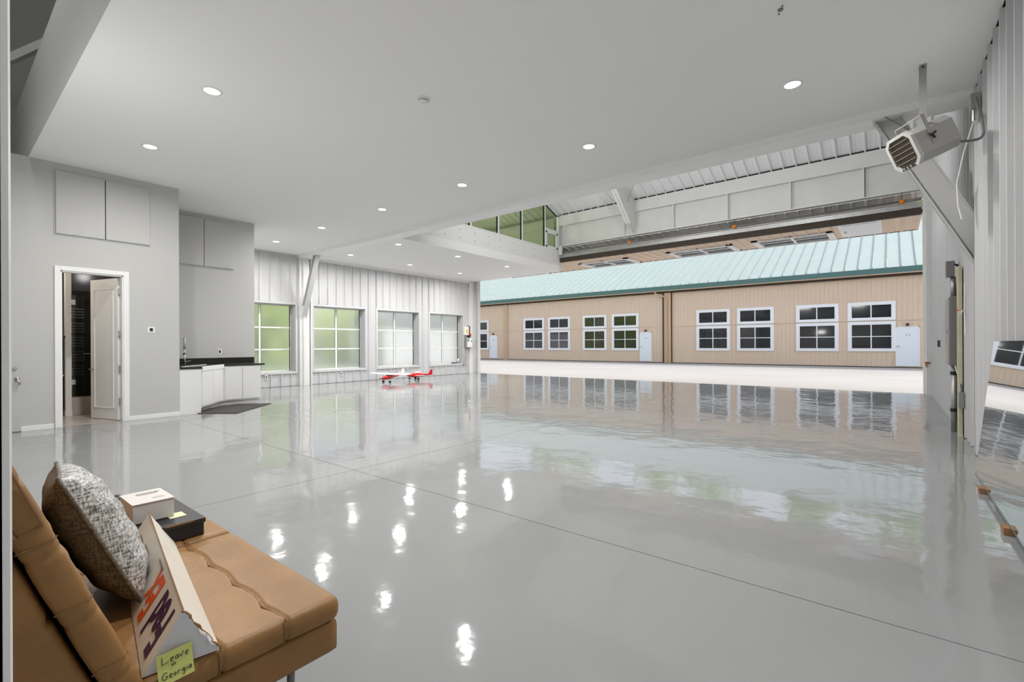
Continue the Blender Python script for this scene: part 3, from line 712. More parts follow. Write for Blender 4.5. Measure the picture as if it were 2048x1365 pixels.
# smoke detector
sd = empty('smoke_detector', (-4.18, 3.59, ZC+.02), label='round white smoke detector on the ceiling between the recessed lights', cat='smoke detector')
MB().tube([(-4.18, 3.59, ZC+.02), (-4.18, 3.59, ZC+.0)], [.075, .072], 24).build('base', M_white, sd)
MB().tube([(-4.18, 3.59, ZC+.0), (-4.18, 3.59, ZC-.012), (-4.18, 3.59, ZC-.03)], [.055, .055, .03], 24).build('sensor_dome', M_white, sd)
MB().tube([(-4.18, 3.59, ZC-.004), (-4.18, 3.59, ZC-.010)], [.0565, .0565], 24).build('vent_slot', M_greypaint, sd)
hk = MB().cyl((-.72, 4.55, ZC+.012), .022, .008, 'z', 12); hk.cyl((-.70, 4.51, ZC+.012), .008, .008, 'z', 8); hk.cyl((-.74, 4.60, ZC+.012), .008, .008, 'z', 8)
put(hk.build('ceiling_plug', M_greypaint), 'tiny grey perforated plug in the ceiling at upper right', 'plug')

# ================================================================== CUPBOARDS IN THE WALL, KITCHENETTE
def wallcab(x, y0, ym, y1, z0, z1, label, gapmat):
    c = empty('wall_cupboard', (x, ym, z0), label=label, cat='cupboard')
    MB().box(x+.001, x+.012, y0-.02, y1+.02, z0-.02, z1+.03).build('surround', M_wall, c, bevel=.004)
    MB().box(x+.012, x+.016, ym-.008, ym+.008, z0, z1).build('centre_gap', gapmat, c)
    MB().box(x+.012, x+.034, y0, ym-.006, z0, z1).build('door', M_wall, c, bevel=.002)
    MB().box(x+.012, x+.034, ym+.006, y1, z0, z1).build('door', M_wall, c, bevel=.002)
    return c
wallcab(-10.0, 1.24, 1.826, 2.41, 3.0, 3.965, 'flush grey double cupboard high above the bathroom door', M_dark)
wallcab(-11.5, 2.9, 3.728, 4.31, 2.975, 3.985, 'flush grey double cupboard high in the kitchenette niche', M_greypaint)
KZ = .86
kc = empty('kitchen_cabinet', (-10.6, 3.6, 0), label='white slab-front base cabinets angled around the kitchenette corner', cat='cabinet')
A, B, C_, D = (-10.02, 2.855), (-10.02, 3.20), (-10.86, 3.86), (-10.86, 4.62)
MB().prism([(-11.49, 2.855), A, B, C_, D, (-11.49, 4.62)], 'z', .10, KZ-.03).build('carcass', M_cab, kc)
MB().prism([(-11.49, 2.86), (-10.09, 2.86), (-10.09, 3.12), (-10.93, 3.80), (-10.93, 4.6), (-11.49, 4.6)], 'z', 0, .10).build('plinth', M_cab, kc)
MB().box(-10.02, -10.0, 2.852, 3.19, .0, KZ-.03).build('end_panel', M_cab, kc, bevel=.002)
def cabdoor(p, q, s0, s1, mt=M_cab):
    p = Vector((p[0], p[1])); q = Vector((q[0], q[1])); d = (q-p); Ld = d.length; d.normalize(); nn = Vector((d.y, -d.x))
    a = p+d*(s0*Ld+.006); b = p+d*(s1*Ld-.006)
    return MB().prism([tuple(a+nn*.001), tuple(b+nn*.001), tuple(b+nn*.019), tuple(a+nn*.019)], 'z', .125, KZ-.06).build('door', mt, kc, bevel=.002)
cabdoor(B, C_, .02, .5); cabdoor(B, C_, .5, .97); cabdoor(C_, D, .05, .5); cabdoor(C_, D, .5, .99)
sk = empty('apron_sink', (-10.5, 3.5, KZ-.2), label='white apron-front sink set into the angled kitchenette counter', cat='sink')
d = (Vector(C_)-Vector(B)); d.normalize(); nn = Vector((d.y, -d.x))
p0 = Vector(B)+d*.02; p1 = Vector(C_)-d*.0
def ofs(p, k): return tuple(p-nn*k)
MB().prism([tuple(p0+nn*.03), tuple(p1+nn*.03), ofs(p1, .01), ofs(p0, .01)], 'z', KZ-.075, KZ+.009).build('apron', M_white, sk, bevel=.006)
MB().prism([ofs(p0, .30), ofs(p1, .30), ofs(p1, .33), ofs(p0, .33)], 'z', KZ-.02, KZ+.016).build('rim', M_white, sk)
ct = empty('kitchen_counter', (-10.6, 3.6, KZ), label='black stone worktop with low splashback in the kitchenette niche', cat='counter')
Q = [(-11.49, 2.853), (-9.985, 2.853), (-9.985, 3.20), tuple(Vector(B)+nn*.02), ofs(p0+d*.02, .01), ofs(p1-d*.03, .01), (-10.84, 3.92), (-10.84, 4.70), (-11.49, 4.70)]
MB().prism(Q, 'z', KZ-.028, KZ+.005).build('worktop', M_counter, ct, bevel=.002)
MB().box(-11.499, -11.48, 2.853, 4.745, KZ+.005, KZ+.135).build('splashback', M_counter, ct)
MB().box(-11.48, -10.03, 2.851, 2.870, KZ+.005, KZ+.115).build('splashback', M_counter, ct)
fa = empty('kitchen_faucet', (-10.9, 3.10, KZ), label='chrome spring-neck pull-down faucet at the left end of the black worktop', cat='faucet')
fxx, fyy = -10.88, 3.185
MB().tube([(fxx, fyy, KZ+.005), (fxx, fyy, KZ+.30)], .02, 12).build('stem', M_chrome, fa, smooth=True)
pts = [(fxx, fyy, KZ+.28)]+[(fxx+.07-.07*math.cos(t), fyy-.02+.02*math.cos(t), KZ+.44+.11*math.sin(t)) for t in [k*PI/8 for k in range(9)]]+[(fxx+.14, fyy-.04, KZ+.33)]
MB().tube(pts, .02, 10).build('spring_neck', M_greymetal, fa, smooth=True)
MB().tube([(fxx+.14, fyy-.04, KZ+.34), (fxx+.14, fyy-.04, KZ+.22)], [.018, .026], 12).build('spray_head', M_chrome, fa, smooth=True)
MB().tube([(fxx+.01, fyy+.01, KZ+.08), (fxx+.05, fyy+.09, KZ+.10)], .009, 8).build('lever', M_chrome, fa)
rg = MB().prism([(-10.34, 3.25), (-9.97, 3.12), (-9.43, 3.59), (-10.44, 4.66), (-10.92, 4.15), (-10.86, 3.86)], 'z', .001, .012).build('floor_rug', M_mat)
put(rg, 'charcoal corner rug on the floor in front of the kitchenette cabinets', 'rug')
# outlets and switches
def outlet(M, label, w=.075, h=.12):
    o = empty('wall_outlet', M.translation, label=label, cat='outlet')
    MB().box(-w/2, w/2, -h/2, h/2, 0, .006).xf(M).build('cover_plate', M_white, o, bevel=.002)
    MB().box(-w*.22, w*.22, -h*.28, h*.28, .006, .009).xf(M).build('socket_face', M_black, o)
for (x, y, z, lab) in ((-14.46, 6.31, .32, 'small white outlet with dark socket under the first window'), (-14.46, 8.77, .30, 'small white outlet with dark socket under the second window'),
                       (-14.46, 11.56, .31, 'small white outlet with dark socket under the third window, behind the model planes'), (-14.46, 14.36, .29, 'small pale outlet under the fourth window')):
    outlet(frameM((x, y, z), (0, 1, 0), (0, 0, 1)), lab)
outlet(frameM((-10.0, 2.436, 1.54), (0, 1, 0), (0, 0, 1)), 'square wall switch with dark centre between bathroom door and kitchenette', .10, .10)
outlet(frameM((-11.5, 4.03, 1.13), (0, 1, 0), (0, 0, 1)), 'grey outlet with dark socket above the black worktop')

# ================================================================== FAR LEFT JAMB: door controls
cb = empty('door_control_box', (-14.36, 14.82, 1.2), label='grey door control box with colourful stickers by the left door jamb', cat='control box')
MB().box(-14.46, -14.30, 14.66, 15.0, 1.14, 1.56).build('enclosure', M_greymetal, cb, bevel=.005)
MB().box(-14.30, -14.295, 14.69, 14.79, 1.40, 1.51).build('sticker', M_blue, cb); MB().box(-14.30, -14.295, 14.80, 14.9, 1.17, 1.24).build('sticker', mat('pale_sticker', (.8, .75, .35), .5), cb)
MB().box(-14.30, -14.296, 14.67, 14.99, 1.16, 1.54).build('cover', M_white, cb)
MB().cyl((-14.296, 14.93, 1.42), .028, .02, 'x', 12).build('knob', M_black, cb)
MB().box(-14.299, -14.29, 14.70, 14.78, 1.42, 1.51).build('sticker', M_blue, cb)
c4 = empty('breaker_box', (-14.4, 14.7, 1.7), label='white breaker box with yellow warning label above the door control box', cat='breaker box')
MB().box(-14.46, -14.36, 14.58, 14.84, 1.68, 2.05).build('enclosure', M_white, c4, bevel=.004)
MB().box(-14.36, -14.355, 14.66, 14.78, 1.76, 1.93).build('warning_label', M_yellow, c4)
sw = empty('cut_off_switch', (-14.4, 14.9, 1.6), label='black and red cut-off switch between the two control boxes', cat='switch')
MB().box(-14.46, -14.38, 14.86, 14.93, 1.58, 2.08).build('switch_body', M_black, sw); MB().box(-14.38, -14.34, 14.88, 14.96, 1.62, 1.74).build('switch_handle', M_red, sw)
cw = MB().tube([(-14.42, 14.70, 1.14), (-14.42, 14.66, .95), (-14.42, 14.60, .80), (-14.42, 14.60, .42)], .010, 6); cw.tube([(-14.42, 14.78, 1.14), (-14.42, 14.72, 1.0), (-14.43, 14.68, .45)], .008, 6); cw.box(-14.46, -14.40, 14.58, 14.68, .36, .46)
cw.build('power_cord', M_greymetal, cb)
cn = empty('paint_can', (-14.6, 14.40, WZ0+.012), label='small pale jar standing on the sill of the fourth window', cat='jar')
MB().tube([(-14.6, 14.40, WZ0+.012), (-14.6, 14.40, WZ0+.14)], .06, 14).build('jar_body', M_greymetal, cn, smooth=True); MB().tube([(-14.6, 14.40, WZ0+.14), (-14.6, 14.40, WZ0+.21)], [.05, .045], 14).build('jar_lid', M_white, cn)
put(MB().box(-14.66, -14.54, 14.05, 14.28, WZ0+.012, WZ0+.055).build('black_case', M_black, None, bevel=.01), 'small black case lying on the sill of the fourth window', 'case')

# ================================================================== MODEL PLANES
def plane(loc, yaw, high, label, span, length, body, wing):
    t = empty('model_airplane', loc, label=label, cat='model airplane')
    R = Matrix.Translation(loc) @ Matrix.Rotation(yaw, 4, 'Z') @ Matrix.Translation((0, 0, .19 if high else .17)) @ Matrix.Rotation(math.radians(7 if high else 0), 4, 'Y')
    # local: +x nose, fuselage centre at origin
    Lh = length
    prof = [(.42, .015, .02), (.40, .045, .045), (.25, .06, .065), (.05, .06, .075), (-.15, .045, .05), (-.40, .02, .028), (-.56, .008, .02)]
    mb = MB(); n = 12
    for (x, a, b) in prof:
        for k in range(n):
            c, s_ = math.cos(2*PI*k/n), math.sin(2*PI*k/n)
            mb.v.append((x*Lh, a*math.copysign(abs(c)**.8, c), b*math.copysign(abs(s_)**.8, s_)+(.012 if x < -.3 else 0)))
    for i in range(len(prof)-1):
        for k in range(n): mb.f.append((i*n+k, i*n+(k+1) % n, (i+1)*n+(k+1) % n, (i+1)*n+k))
    mb.f.append(tuple(range(n))); mb.f.append(tuple(range((len(prof)-1)*n, len(prof)*n)))
    mb.xf(R).build('fuselage', body, t, smooth=True)
    wz = .085 if high else -.035
    for s_ in (-1, 1):
        w = MB(); tip = span/2
        sec = lambda y, ch, z: [(.16*Lh, y, z), (.10*Lh, y, z+.018), ((.16-ch)*Lh, y, z+.003), ((.16-ch)*Lh, y, z-.002), (.10*Lh, y, z-.008)]
        a = sec(0, .24, wz); b = sec(s_*tip, .19, wz+(.02 if high else .06)); w.v = a+b; w.f = [(i, (i+1) % 5, 5+(i+1) % 5, 5+i) for i in range(5)]+[(0, 1, 2, 3, 4), (5, 6, 7, 8, 9)]
        w.xf(R).build('wing', wing, t)
        MB().add([(-.42*Lh, 0, .02), (-.56*Lh, 0, .02), (-.56*Lh, s_*.24, .02), (-.47*Lh, s_*.24, .02), (-.42*Lh, 0, .028), (-.56*Lh, 0, .028), (-.56*Lh, s_*.24, .028), (-.47*Lh, s_*.24, .028)],
                 [(0, 1, 2, 3), (4, 5, 6, 7), (0, 1, 5, 4), (1, 2, 6, 5), (2, 3, 7, 6), (3, 0, 4, 7)]).xf(R).build('tailplane', wing if high else body, t)
        MB().tube([(.22*Lh if high else .05*Lh, s_*.03, -.05), (.24*Lh if high else .05*Lh, s_*.17, -.145)], .008, 6).xf(R).build('gear_leg', M_black, t)
        MB().cyl((.24*Lh if high else .05*Lh, s_*.17-.015, -.14 if high else -.125), .042, .03, 'y', 14).xf(R).build('wheel', M_rubber, t)
        if high: MB().tube([(.08*Lh, s_*.05, -.04), (.10*Lh, s_*.42, .09)], .005, 6).xf(R).build('wing_strut', M_modelwhite, t)
    MB().add([(-.40*Lh, -.004, .03), (-.56*Lh, -.004, .02), (-.58*Lh, -.004, .19), (-.50*Lh, -.004, .19), (-.40*Lh, .004, .03), (-.56*Lh, .004, .02), (-.58*Lh, .004, .19), (-.50*Lh, .004, .19)],
             [(0, 1, 2, 3), (4, 5, 6, 7), (0, 1, 5, 4), (1, 2, 6, 5), (2, 3, 7, 6), (3, 0, 4, 7)]).xf(R).build('tail_fin', M_modelwhite if high else body, t)
    if high:
        MB().box(.02*Lh, .20*Lh, -.055, .055, .045, .088).xf(R).build('cabin_window', M_farglass, t)
    else:
        MB().tube([(.14*Lh, 0, .07), (.08*Lh, 0, .10), (-.04*Lh, 0, .10), (-.12*Lh, 0, .06)], [.01, .035, .035, .01], 10).xf(R).build('canopy', M_modelwhite, t, smooth=True)
        MB().cyl((.34*Lh, -.012, -.12), .035, .024, 'y', 12).xf(R).build('nose_wheel', M_rubber, t)
        MB().tube([(.34*Lh, 0, -.03), (.34*Lh, 0, -.11)], .006, 6).xf(R).build('gear_leg', M_black, t)
    MB().tube([(.42*Lh, 0, 0), (.455*Lh, 0, 0)], [.022, .004], 10).xf(R).build('spinner', M_modelwhite, t)
    MB().box(.435*Lh, .443*Lh, -.12, .12, -.012, .012).xf(R).build('propeller', M_black, t)
    return t
plane((-13.30, 9.95, 0), math.radians(-86), True, 'white and red high-wing model airplane on black wheels, the left of the two', 1.9, 1.0, M_red, M_modelwhite)
plane((-13.35, 11.15, 0), math.radians(-112), False, 'red low-wing model airplane with red tail fin, the right of the two', 1.5, .95, M_red, M_modelwhite)

# ================================================================== UNIT HEATER
H0 = Vector((.10, 6.08, 3.14)); ax = Vector((.84, .54, 0)).normalized(); tilt = math.radians(24)
bk = (ax*math.cos(tilt)+Vector((0, 0, 1))*math.sin(tilt)).normalized()     # from the front to the back
rt = bk.cross(Vector((0, 0, 1))).normalized(); hu = rt.cross(bk).normalized()
HM = Matrix.Identity(4)
for i in range(3): HM[i][0] = bk[i]; HM[i][1] = rt[i]; HM[i][2] = hu[i]; HM[i][3] = H0[i]
ht = empty('unit_heater', H0, label='beige octagonal unit heater with louvred front hung under the ceiling', cat='heater')
def octo(w, h, c): return [(-w, -h+c), (-w+c, -h), (w-c, -h), (w, -h+c), (w, h-c), (w-c, h), (-w+c, h), (-w, h-c)]
M_heat = mat('heater_enamel', (.37, .365, .345), .4)
MB().prism(octo(.165, .165, .06), 'x', .02, .40).xf(HM).build('housing', M_heat, ht, bevel=.004)
fr = MB(); o1 = octo(.175, .175, .062); o2 = octo(.14, .145, .045)
vs = [(x_, *p) for x_, oo in ((.03, o1), (-.005, o1), (-.005, o2), (.03, o2)) for p in oo]
fr.add(vs, [(q*8+k, q*8+(k+1) % 8, (q+1)*8+(k+1) % 8, (q+1)*8+k) for q in range(3) for k in range(8)])
fr.xf(HM).build('front_bezel', mat('bezel_enamel', (.50, .50, .48), .35), ht)
MB().prism(octo(.138, .14, .045), 'x', .012, .016).xf(HM).build('heating_coil', mat('coil_brown', (.10, .07, .045), .5, metal=.4, bump=.8, bscale=60), ht)
for k in range(5):
    z = -.10+k*.05
    MB().prism([(-.125, z), (.125, z), (.125, z+.006), (-.125, z+.006)], 'x', -.004, .012).xf(HM).build('louvre', M_nickel, ht)
MB().prism([(-.09, -.168), (.09, -.168), (.07, -.14), (-.07, -.14)], 'x', -.012, -.004).xf(HM).build('control_strip', mat('navy_strip', (.03, .04, .07), .4), ht)
for k in (-.045, 0, .045): MB().cyl((-.022, k, -.154), .013, .012, 'x', 12).xf(HM).build('control_knob', M_nickel, ht)
for s_ in (-1, 1):
    MB().box(.15, .19, s_*.168-.003, s_*.168+.003, -.05, .25).xf(HM).build('bracket_arm', M_heat, ht, bevel=.002)
MB().box(.15, .19, -.17, .17, .245, .252).xf(HM).build('bracket_bridge', M_heat, ht)
for k in range(3):
    a = k*2*PI/3+.5
    kn = MB().tube([(.17, .172, .03), (.17+.035*math.cos(a), .192, .03+.035*math.sin(a))], .010, 8)
    kn.xf(HM).build('wing_knob', M_black, ht)
    MB().tube([(.17, -.172, .03), (.17+.035*math.cos(a), -.192, .03+.035*math.sin(a))], .010, 8).xf(HM).build('wing_knob', M_black, ht)
hp = HM @ Vector((.17, 0, .25))
hs = empty('hanging_strap', (.264, 6.43, ZC), label='flat grey steel strap holding the heater up to the ceiling', cat='strap')
MB().box(.235, .295, 6.41, 6.416, hp.z-.02, ZC+.02).build('strap_bar', M_heat, hs)
MB().box(.235, .295, 6.36, 6.416, ZC+.010, ZC+.018).build('strap_foot', M_heat, hs)
MB().box(.255, .275, 6.375, 6.395, ZC+.004, ZC+.010).build('bolt', M_dark, hs)
cbp = [HM @ Vector((.40, -.02, -.10))]; cbp += [cbp[0]+Vector((.05, .03, .02)), Vector((.69, 6.45, 3.25)), Vector((.71, 6.55, 3.45)), Vector((.70, 6.75, 3.68)), Vector((.70, 6.85, 3.80))]
from mathutils.geometry import interpolate_bezier
def smoothpts(P, n=6):
    out = []
    for i in range(len(P)-1):
        p0, p1, p2, p3 = P[max(i-1, 0)], P[i], P[i+1], P[min(i+2, len(P)-1)]
        for k in range(n):
            t = k/n; out.append(.5*((2*p1)+(p2-p0)*t+(2*p0-5*p1+4*p2-p3)*t*t+(3*p1-p0-3*p2+p3)*t**3))
    return out+[P[-1]]
put(MB().tube(smoothpts([Vector(p) for p in cbp]), .013, 8).build('power_cable', M_greypaint, None, smooth=True), 'thick dark cable looping from the heater up to the wall', 'cable')
jb = empty('junction_fitting', (.70, 6.95, 3.75), label='metal junction fitting high on the right wall where the cable ends', cat='fitting')
MB().box(.66, .735, 6.86, 6.95, 3.70, 3.86).build('fitting_body', M_greymetal, jb); MB().tube([(.69, 6.90, 3.70), (.69, 6.90, 3.58)], .02, 10).build('conduit_end', M_chrome, jb)
MB().tube([(.69, 6.92, 3.60), (.62, 7.05, 3.3), (.57, 7.1, 3.0), (.58, 7.1, 2.75), (.61, 7.1, 2.6)], .006, 6).build('loose_cable', M_white, jb)
put(MB().tube([(-.05, 7.31, 4.01), (.34, 7.34, 3.62)], .006, 6).build('brace_wire', M_greypaint), 'thin dark wire behind the heater bracket', 'wire')

# ================================================================== ELECTRICAL ON THE RIGHT WALL
ep = empty('electrical_panel', (.66, 9.1, .93), label='tall grey electrical panel on the right wall beyond the knee brace', cat='electrical panel')
MB().box(.645, .741, 8.95, 9.45, .93, 1.90).build('cabinet', M_greypaint, ep, bevel=.004)
MB().box(.625, .645, 8.97, 9.43, .95, 1.88).build('panel_door', M_greymetal, ep, bevel=.003)
MB().box(.615, .625, 9.0, 9.03, 1.38, 1.44).build('latch', M_chrome, ep)
mt_ = empty('conduit_box', (.66, 9.1, 2.2), label='small grey conduit box on top of the electrical panel', cat='conduit box')
MB().box(.61, .70, 9.0, 9.14, 2.18, 2.40).build('box_body', M_greypaint, mt_, bevel=.004)
MB().tube([(.69, 9.07, 1.90), (.685, 9.07, 2.18)], [.035, .03], 12).build('riser', M_greymetal, mt_, smooth=True)
MB().tube([(.70, 9.10, 2.36), (.74, 9.10, 2.34), (.74, 9.10, 2.24)], .016, 8).build('elbow', M_black, mt_)
cd_ = empty('floor_conduit', (.69, 9.05, 0), label='silver conduit with black couplings from floor to electrical panel', cat='conduit')
MB().tube([(.69, 9.05, 0.0), (.69, 9.05, .93)], .036, 14).build('pipe', M_greymetal, cd_, smooth=True)
for z in (.28, .80): MB().tube([(.69, 9.05, z), (.69, 9.05, z+.05)], .042, 14).build('coupling', M_black, cd_)
ys_ = empty('wooden_stud', (.72, 8.7, 0), label='weathered yellowish stud standing upright beside the electrical panel', cat='stud')
MB().box(.705, .741, 8.62, 8.84, 0.0, 2.28).build('stud_board', M_yellowwood, ys_)
rb = MB().tube([(.69, 8.86, .93), (.72, 8.7, .75), (.71, 8.5, .62), (.70, 8.5, .48)], .012, 6); rb.box(.69, .74, 8.46, 8.56, .40, .60)
put(rb.build('flexible_lead', M_greymetal), 'short flexible lead with a small box beside the conduit', 'lead')
lwz = empty('loose_wires', (.73, 8.2, 1.7), label='bundle of loose white wires sprouting from the right wall siding', cat='wire')
wp = MB().tube([(.73, 8.2, 2.0), (.725, 8.2, 1.7), (.735, 8.2, 1.35)], .008, 6)
for q in range(4): wp.tube([(.71, 8.24-.03*q, 1.66), (.67+.01*q, 8.26-.03*q, 1.60+.05*(q % 2))], .005, 5)
wp.build('white_wire', M_white, lwz)
MB().tube([(.72, 8.35, 1.67), (.64, 8.38, 1.67)], .006, 6).build('red_wire', M_red, lwz)
ws = empty('wall_switch', (.75, 12.6, 1.2), label='pair of small dark switches on the far right wall near the door', cat='switch')
for y in (12.4, 12.85): MB().box(.738, .752, y-.06, y+.06, 1.17, 1.30).build('toggle', M_black, ws)
la = MB().box(.655, .70, YD-.34, YD-.322, .76, .80); la.tube([(.62, YD-.36, .78), (.72, YD-.36, .79)], .014, 8); la.box(.64, .66, YD-.37, YD-.33, .68, .77)
put(la.build('door_latch', M_copper), 'rust-orange latch on the right door column at waist height', 'latch')

# ================================================================== MIRROR ON BLOCKS
mr = empty('leaning_mirror', (.6, 4.5, .05), label='large frameless mirror leaning on the right wall, standing on wood blocks', cat='mirror')
mx0, mx1 = .600, .722; z0, z1 = .052, 1.262
ln = Vector((z1-z0, 0, -(mx1-mx0))).normalized()
MB().prism([(mx0, z0), (mx1, z1), (mx1+.006*ln.x, z1+.006*ln.z), (mx0+.006*ln.x, z0+.006*ln.z)], 'y', 2.6, 6.02).build('mirror_glass', M_mirror, mr)
MB().prism([(mx0+.0062, z0-.001), (mx1+.0062, z1+.001), (mx1+.010, z1+.001), (mx0+.010, z0-.001)], 'y', 2.598, 6.022).build('mirror_backing', M_mirroredge, mr)
MB().box(mx0-.002, mx0+.010, 2.6, 6.02, z0-.010, z0+.004).build('bottom_edge', M_mirroredge, mr)
for (y, lab) in ((5.50, 'brown wood block under the far end of the leaning mirror'), (4.43, 'brown wood block under the mirror nearer the camera')):
    put(MB().box(.565, .665, y-.055, y+.055, 0, .048).build('wood_block', M_woodblk, None, bevel=.003), lab, 'block')

# ================================================================== SOFA AND WHAT LIES ON IT
def rbox(sx, sy, sz, r, nx, ny, nz, disp=None):
    """rounded, subdivided box centred at origin; disp(p, n) -> offset along n"""
    mb = MB(); hx, hy, hz = sx/2, sy/2, sz/2
    def face(o, u, v, nu, nv):
        base = len(mb.v)
        for j in range(nv+1):
            for i in range(nu+1):
                p = Vector(o)+Vector(u)*(i/nu)+Vector(v)*(j/nv)
                q = Vector((max(-hx+r, min(hx-r, p.x)), max(-hy+r, min(hy-r, p.y)), max(-hz+r, min(hz-r, p.z))))
                n = (p-q); n = n.normalized() if n.length > 1e-9 else Vector((0, 0, 1)); w = q+n*r
                if disp: w = w+n*disp(w, n)
                mb.v.append(tuple(w))
        for j in range(nv):
            for i in range(nu):
                a = base+j*(nu+1)+i; mb.f.append((a, a+1, a+nu+2, a+nu+1))
    face((-hx, -hy, hz), (sx, 0, 0), (0, sy, 0), nx, ny); face((-hx, -hy, -hz), (sx, 0, 0), (0, sy, 0), nx, ny)
    face((-hx, -hy, -hz), (sx, 0, 0), (0, 0, sz), nx, nz); face((-hx, hy, -hz), (sx, 0, 0), (0, 0, sz), nx, nz)
    face((-hx, -hy, -hz), (0, sy, 0), (0, 0, sz), ny, nz); face((hx, -hy, -hz), (0, sy, 0), (0, 0, sz), ny, nz)
    return mb
def weld(o, d=.0003):
    import bmesh
    bm = bmesh.new(); bm.from_mesh(o.data); bmesh.ops.remove_doubles(bm, verts=bm.verts, dist=d); bmesh.ops.recalc_face_normals(bm, faces=bm.faces); bm.to_mesh(o.data); bm.free(); o.data.shade_smooth()
so_ = empty('leather_sofa', (-2.25, .5, 0), label='tan leather futon sofa with stitched cushions in the near left corner', cat='sofa')
def seamdisp(seams, wav, dep=.007, sig=.006):
    def f(p, n):
        d = 0
        for s_ in seams:
            yy = s_ + wav*(abs(math.sin((p.x+.15)*PI/.22))-.5)
            d -= dep*math.exp(-((p.y-yy)/sig)**2)
            d += .002*math.exp(-((p.y-yy-.10)/.06)**2)*(1 if abs(n.z) > .5 else 0)
            if abs(n.z) > .5:
                tx = round((p.x+.15)/.22)*.22-.15
                d -= .004*math.exp(-(((p.x-tx)/.03)**2+((p.y-yy)/.02)**2))
        return d
    return f
XE = -1.38; SECT = .86
for k in range(2):
    cx = XE-SECT/2-k*(SECT+.012)
    # seat: cushion over upholstered base
    sy0, sy1 = .27, .835
    o = rbox(SECT, sy1-sy0, .075, .03, 64, 90, 6, seamdisp([(.655-(sy0+sy1)/2), (.482-(sy0+sy1)/2), (.31-(sy0+sy1)/2)], .014)).xf(Matrix.Translation((cx, (sy0+sy1)/2, .408))).build('seat_cushion', M_tan, so_, smooth=True); weld(o)
    for ys0 in (.655, .482):
        P = []
        for q in range(61):
            lx = -SECT/2+.004+(SECT-.008)*q/60
            P.append((cx+lx, ys0+.014*(abs(math.sin((lx+.15)*PI/.22))-.5), .4393))
        MB().tube(P, .0017, 5).build('stitching', M_tandark, so_)
    o = rbox(SECT-.012, sy1-sy0-.01, .10, .012, 20, 20, 6).xf(Matrix.Translation((cx-.003, (sy0+sy1)/2-.003, .322))).build('seat_base', M_tan, so_, smooth=True); weld(o)
    # back: cushion on upholstered panel, reclined 21 deg
    th = math.radians(20.9); dirv = Vector((0, -math.sin(th), math.cos(th))); nrm = Vector((0, math.cos(th), math.sin(th)))
    base = Vector((0, .325, .446)); Lb = .64
    BM = Matrix.Identity(4)
    for i, (a, b, c) in enumerate(zip((1, 0, 0), dirv, nrm)): BM[i][0] = a; BM[i][1] = b; BM[i][2] = c
    cc = base+dirv*(Lb/2-.02)-nrm*.033; cc.x = cx
    o = rbox(SECT, Lb, .062, .022, 60, 96, 6, seamdisp([-.245+.17*j for j in range(4)], .006, .004)).xf(Matrix.Translation(cc) @ BM).build('back_cushion', M_tan, so_, smooth=True); weld(o)
    cc = base+dirv*(Lb/2-.06)-nrm*.130; cc.x = cx-.004
    o = rbox(SECT-.012, Lb-.02, .115, .018, 20, 40, 6, seamdisp([.0], 0, .006)).xf(Matrix.Translation(cc) @ BM).build('back_panel', M_tan, so_, smooth=True); weld(o)
# stitched piping on the cushion ends
def pipe_loop(mb, P): mb.tube(P, .0028, 6, caps=False)
xe = XE+.0015
for (t0, t1) in ((.465, .60),):
    mb = MB(); P = []
    for (s_, q) in ((t0, -.010), (t1, -.010), (t1, -.054), (t0, -.054), (t0, -.010)):
        v = base+dirv*s_+nrm*q; v.x = xe; P.append(v)
    pipe_loop(mb, P); mb.build('piping', M_tandark, so_)
for s_ in (.10, .27, .43):
    mb = MB(); P = []
    for q in (0.001, -.008, -.03, -.055, -.066):
        v = base+dirv*(s_+.004*math.sin(q*90))+nrm*q; v.x = xe+(.001 if -.06 < q < -.004 else -.006); P.append(v)
    mb.tube(P, .0016, 6).build('stitching', M_tandark, so_)
for yv in (.652, .481):
    MB().tube([(XE-.008, yv, .4425), (XE-.0005, yv, .430), (XE+.001, yv, .41), (XE-.001, yv, .39), (XE-.008, yv, .376)], .002, 6).build('stitching', M_tandark, so_)
for x in (-1.52, -3.0):
    for y in (.40, .74):
        MB().tube([(x, y, .275), (x-.02 if x > -2 else x+.02, y, .0)], .012, 10).build('leg', M_greypaint, so_, smooth=True)
    MB().tube([(x, .40, .268), (x, .74, .268)], .012, 8).build('leg_rail', M_greypaint, so_)

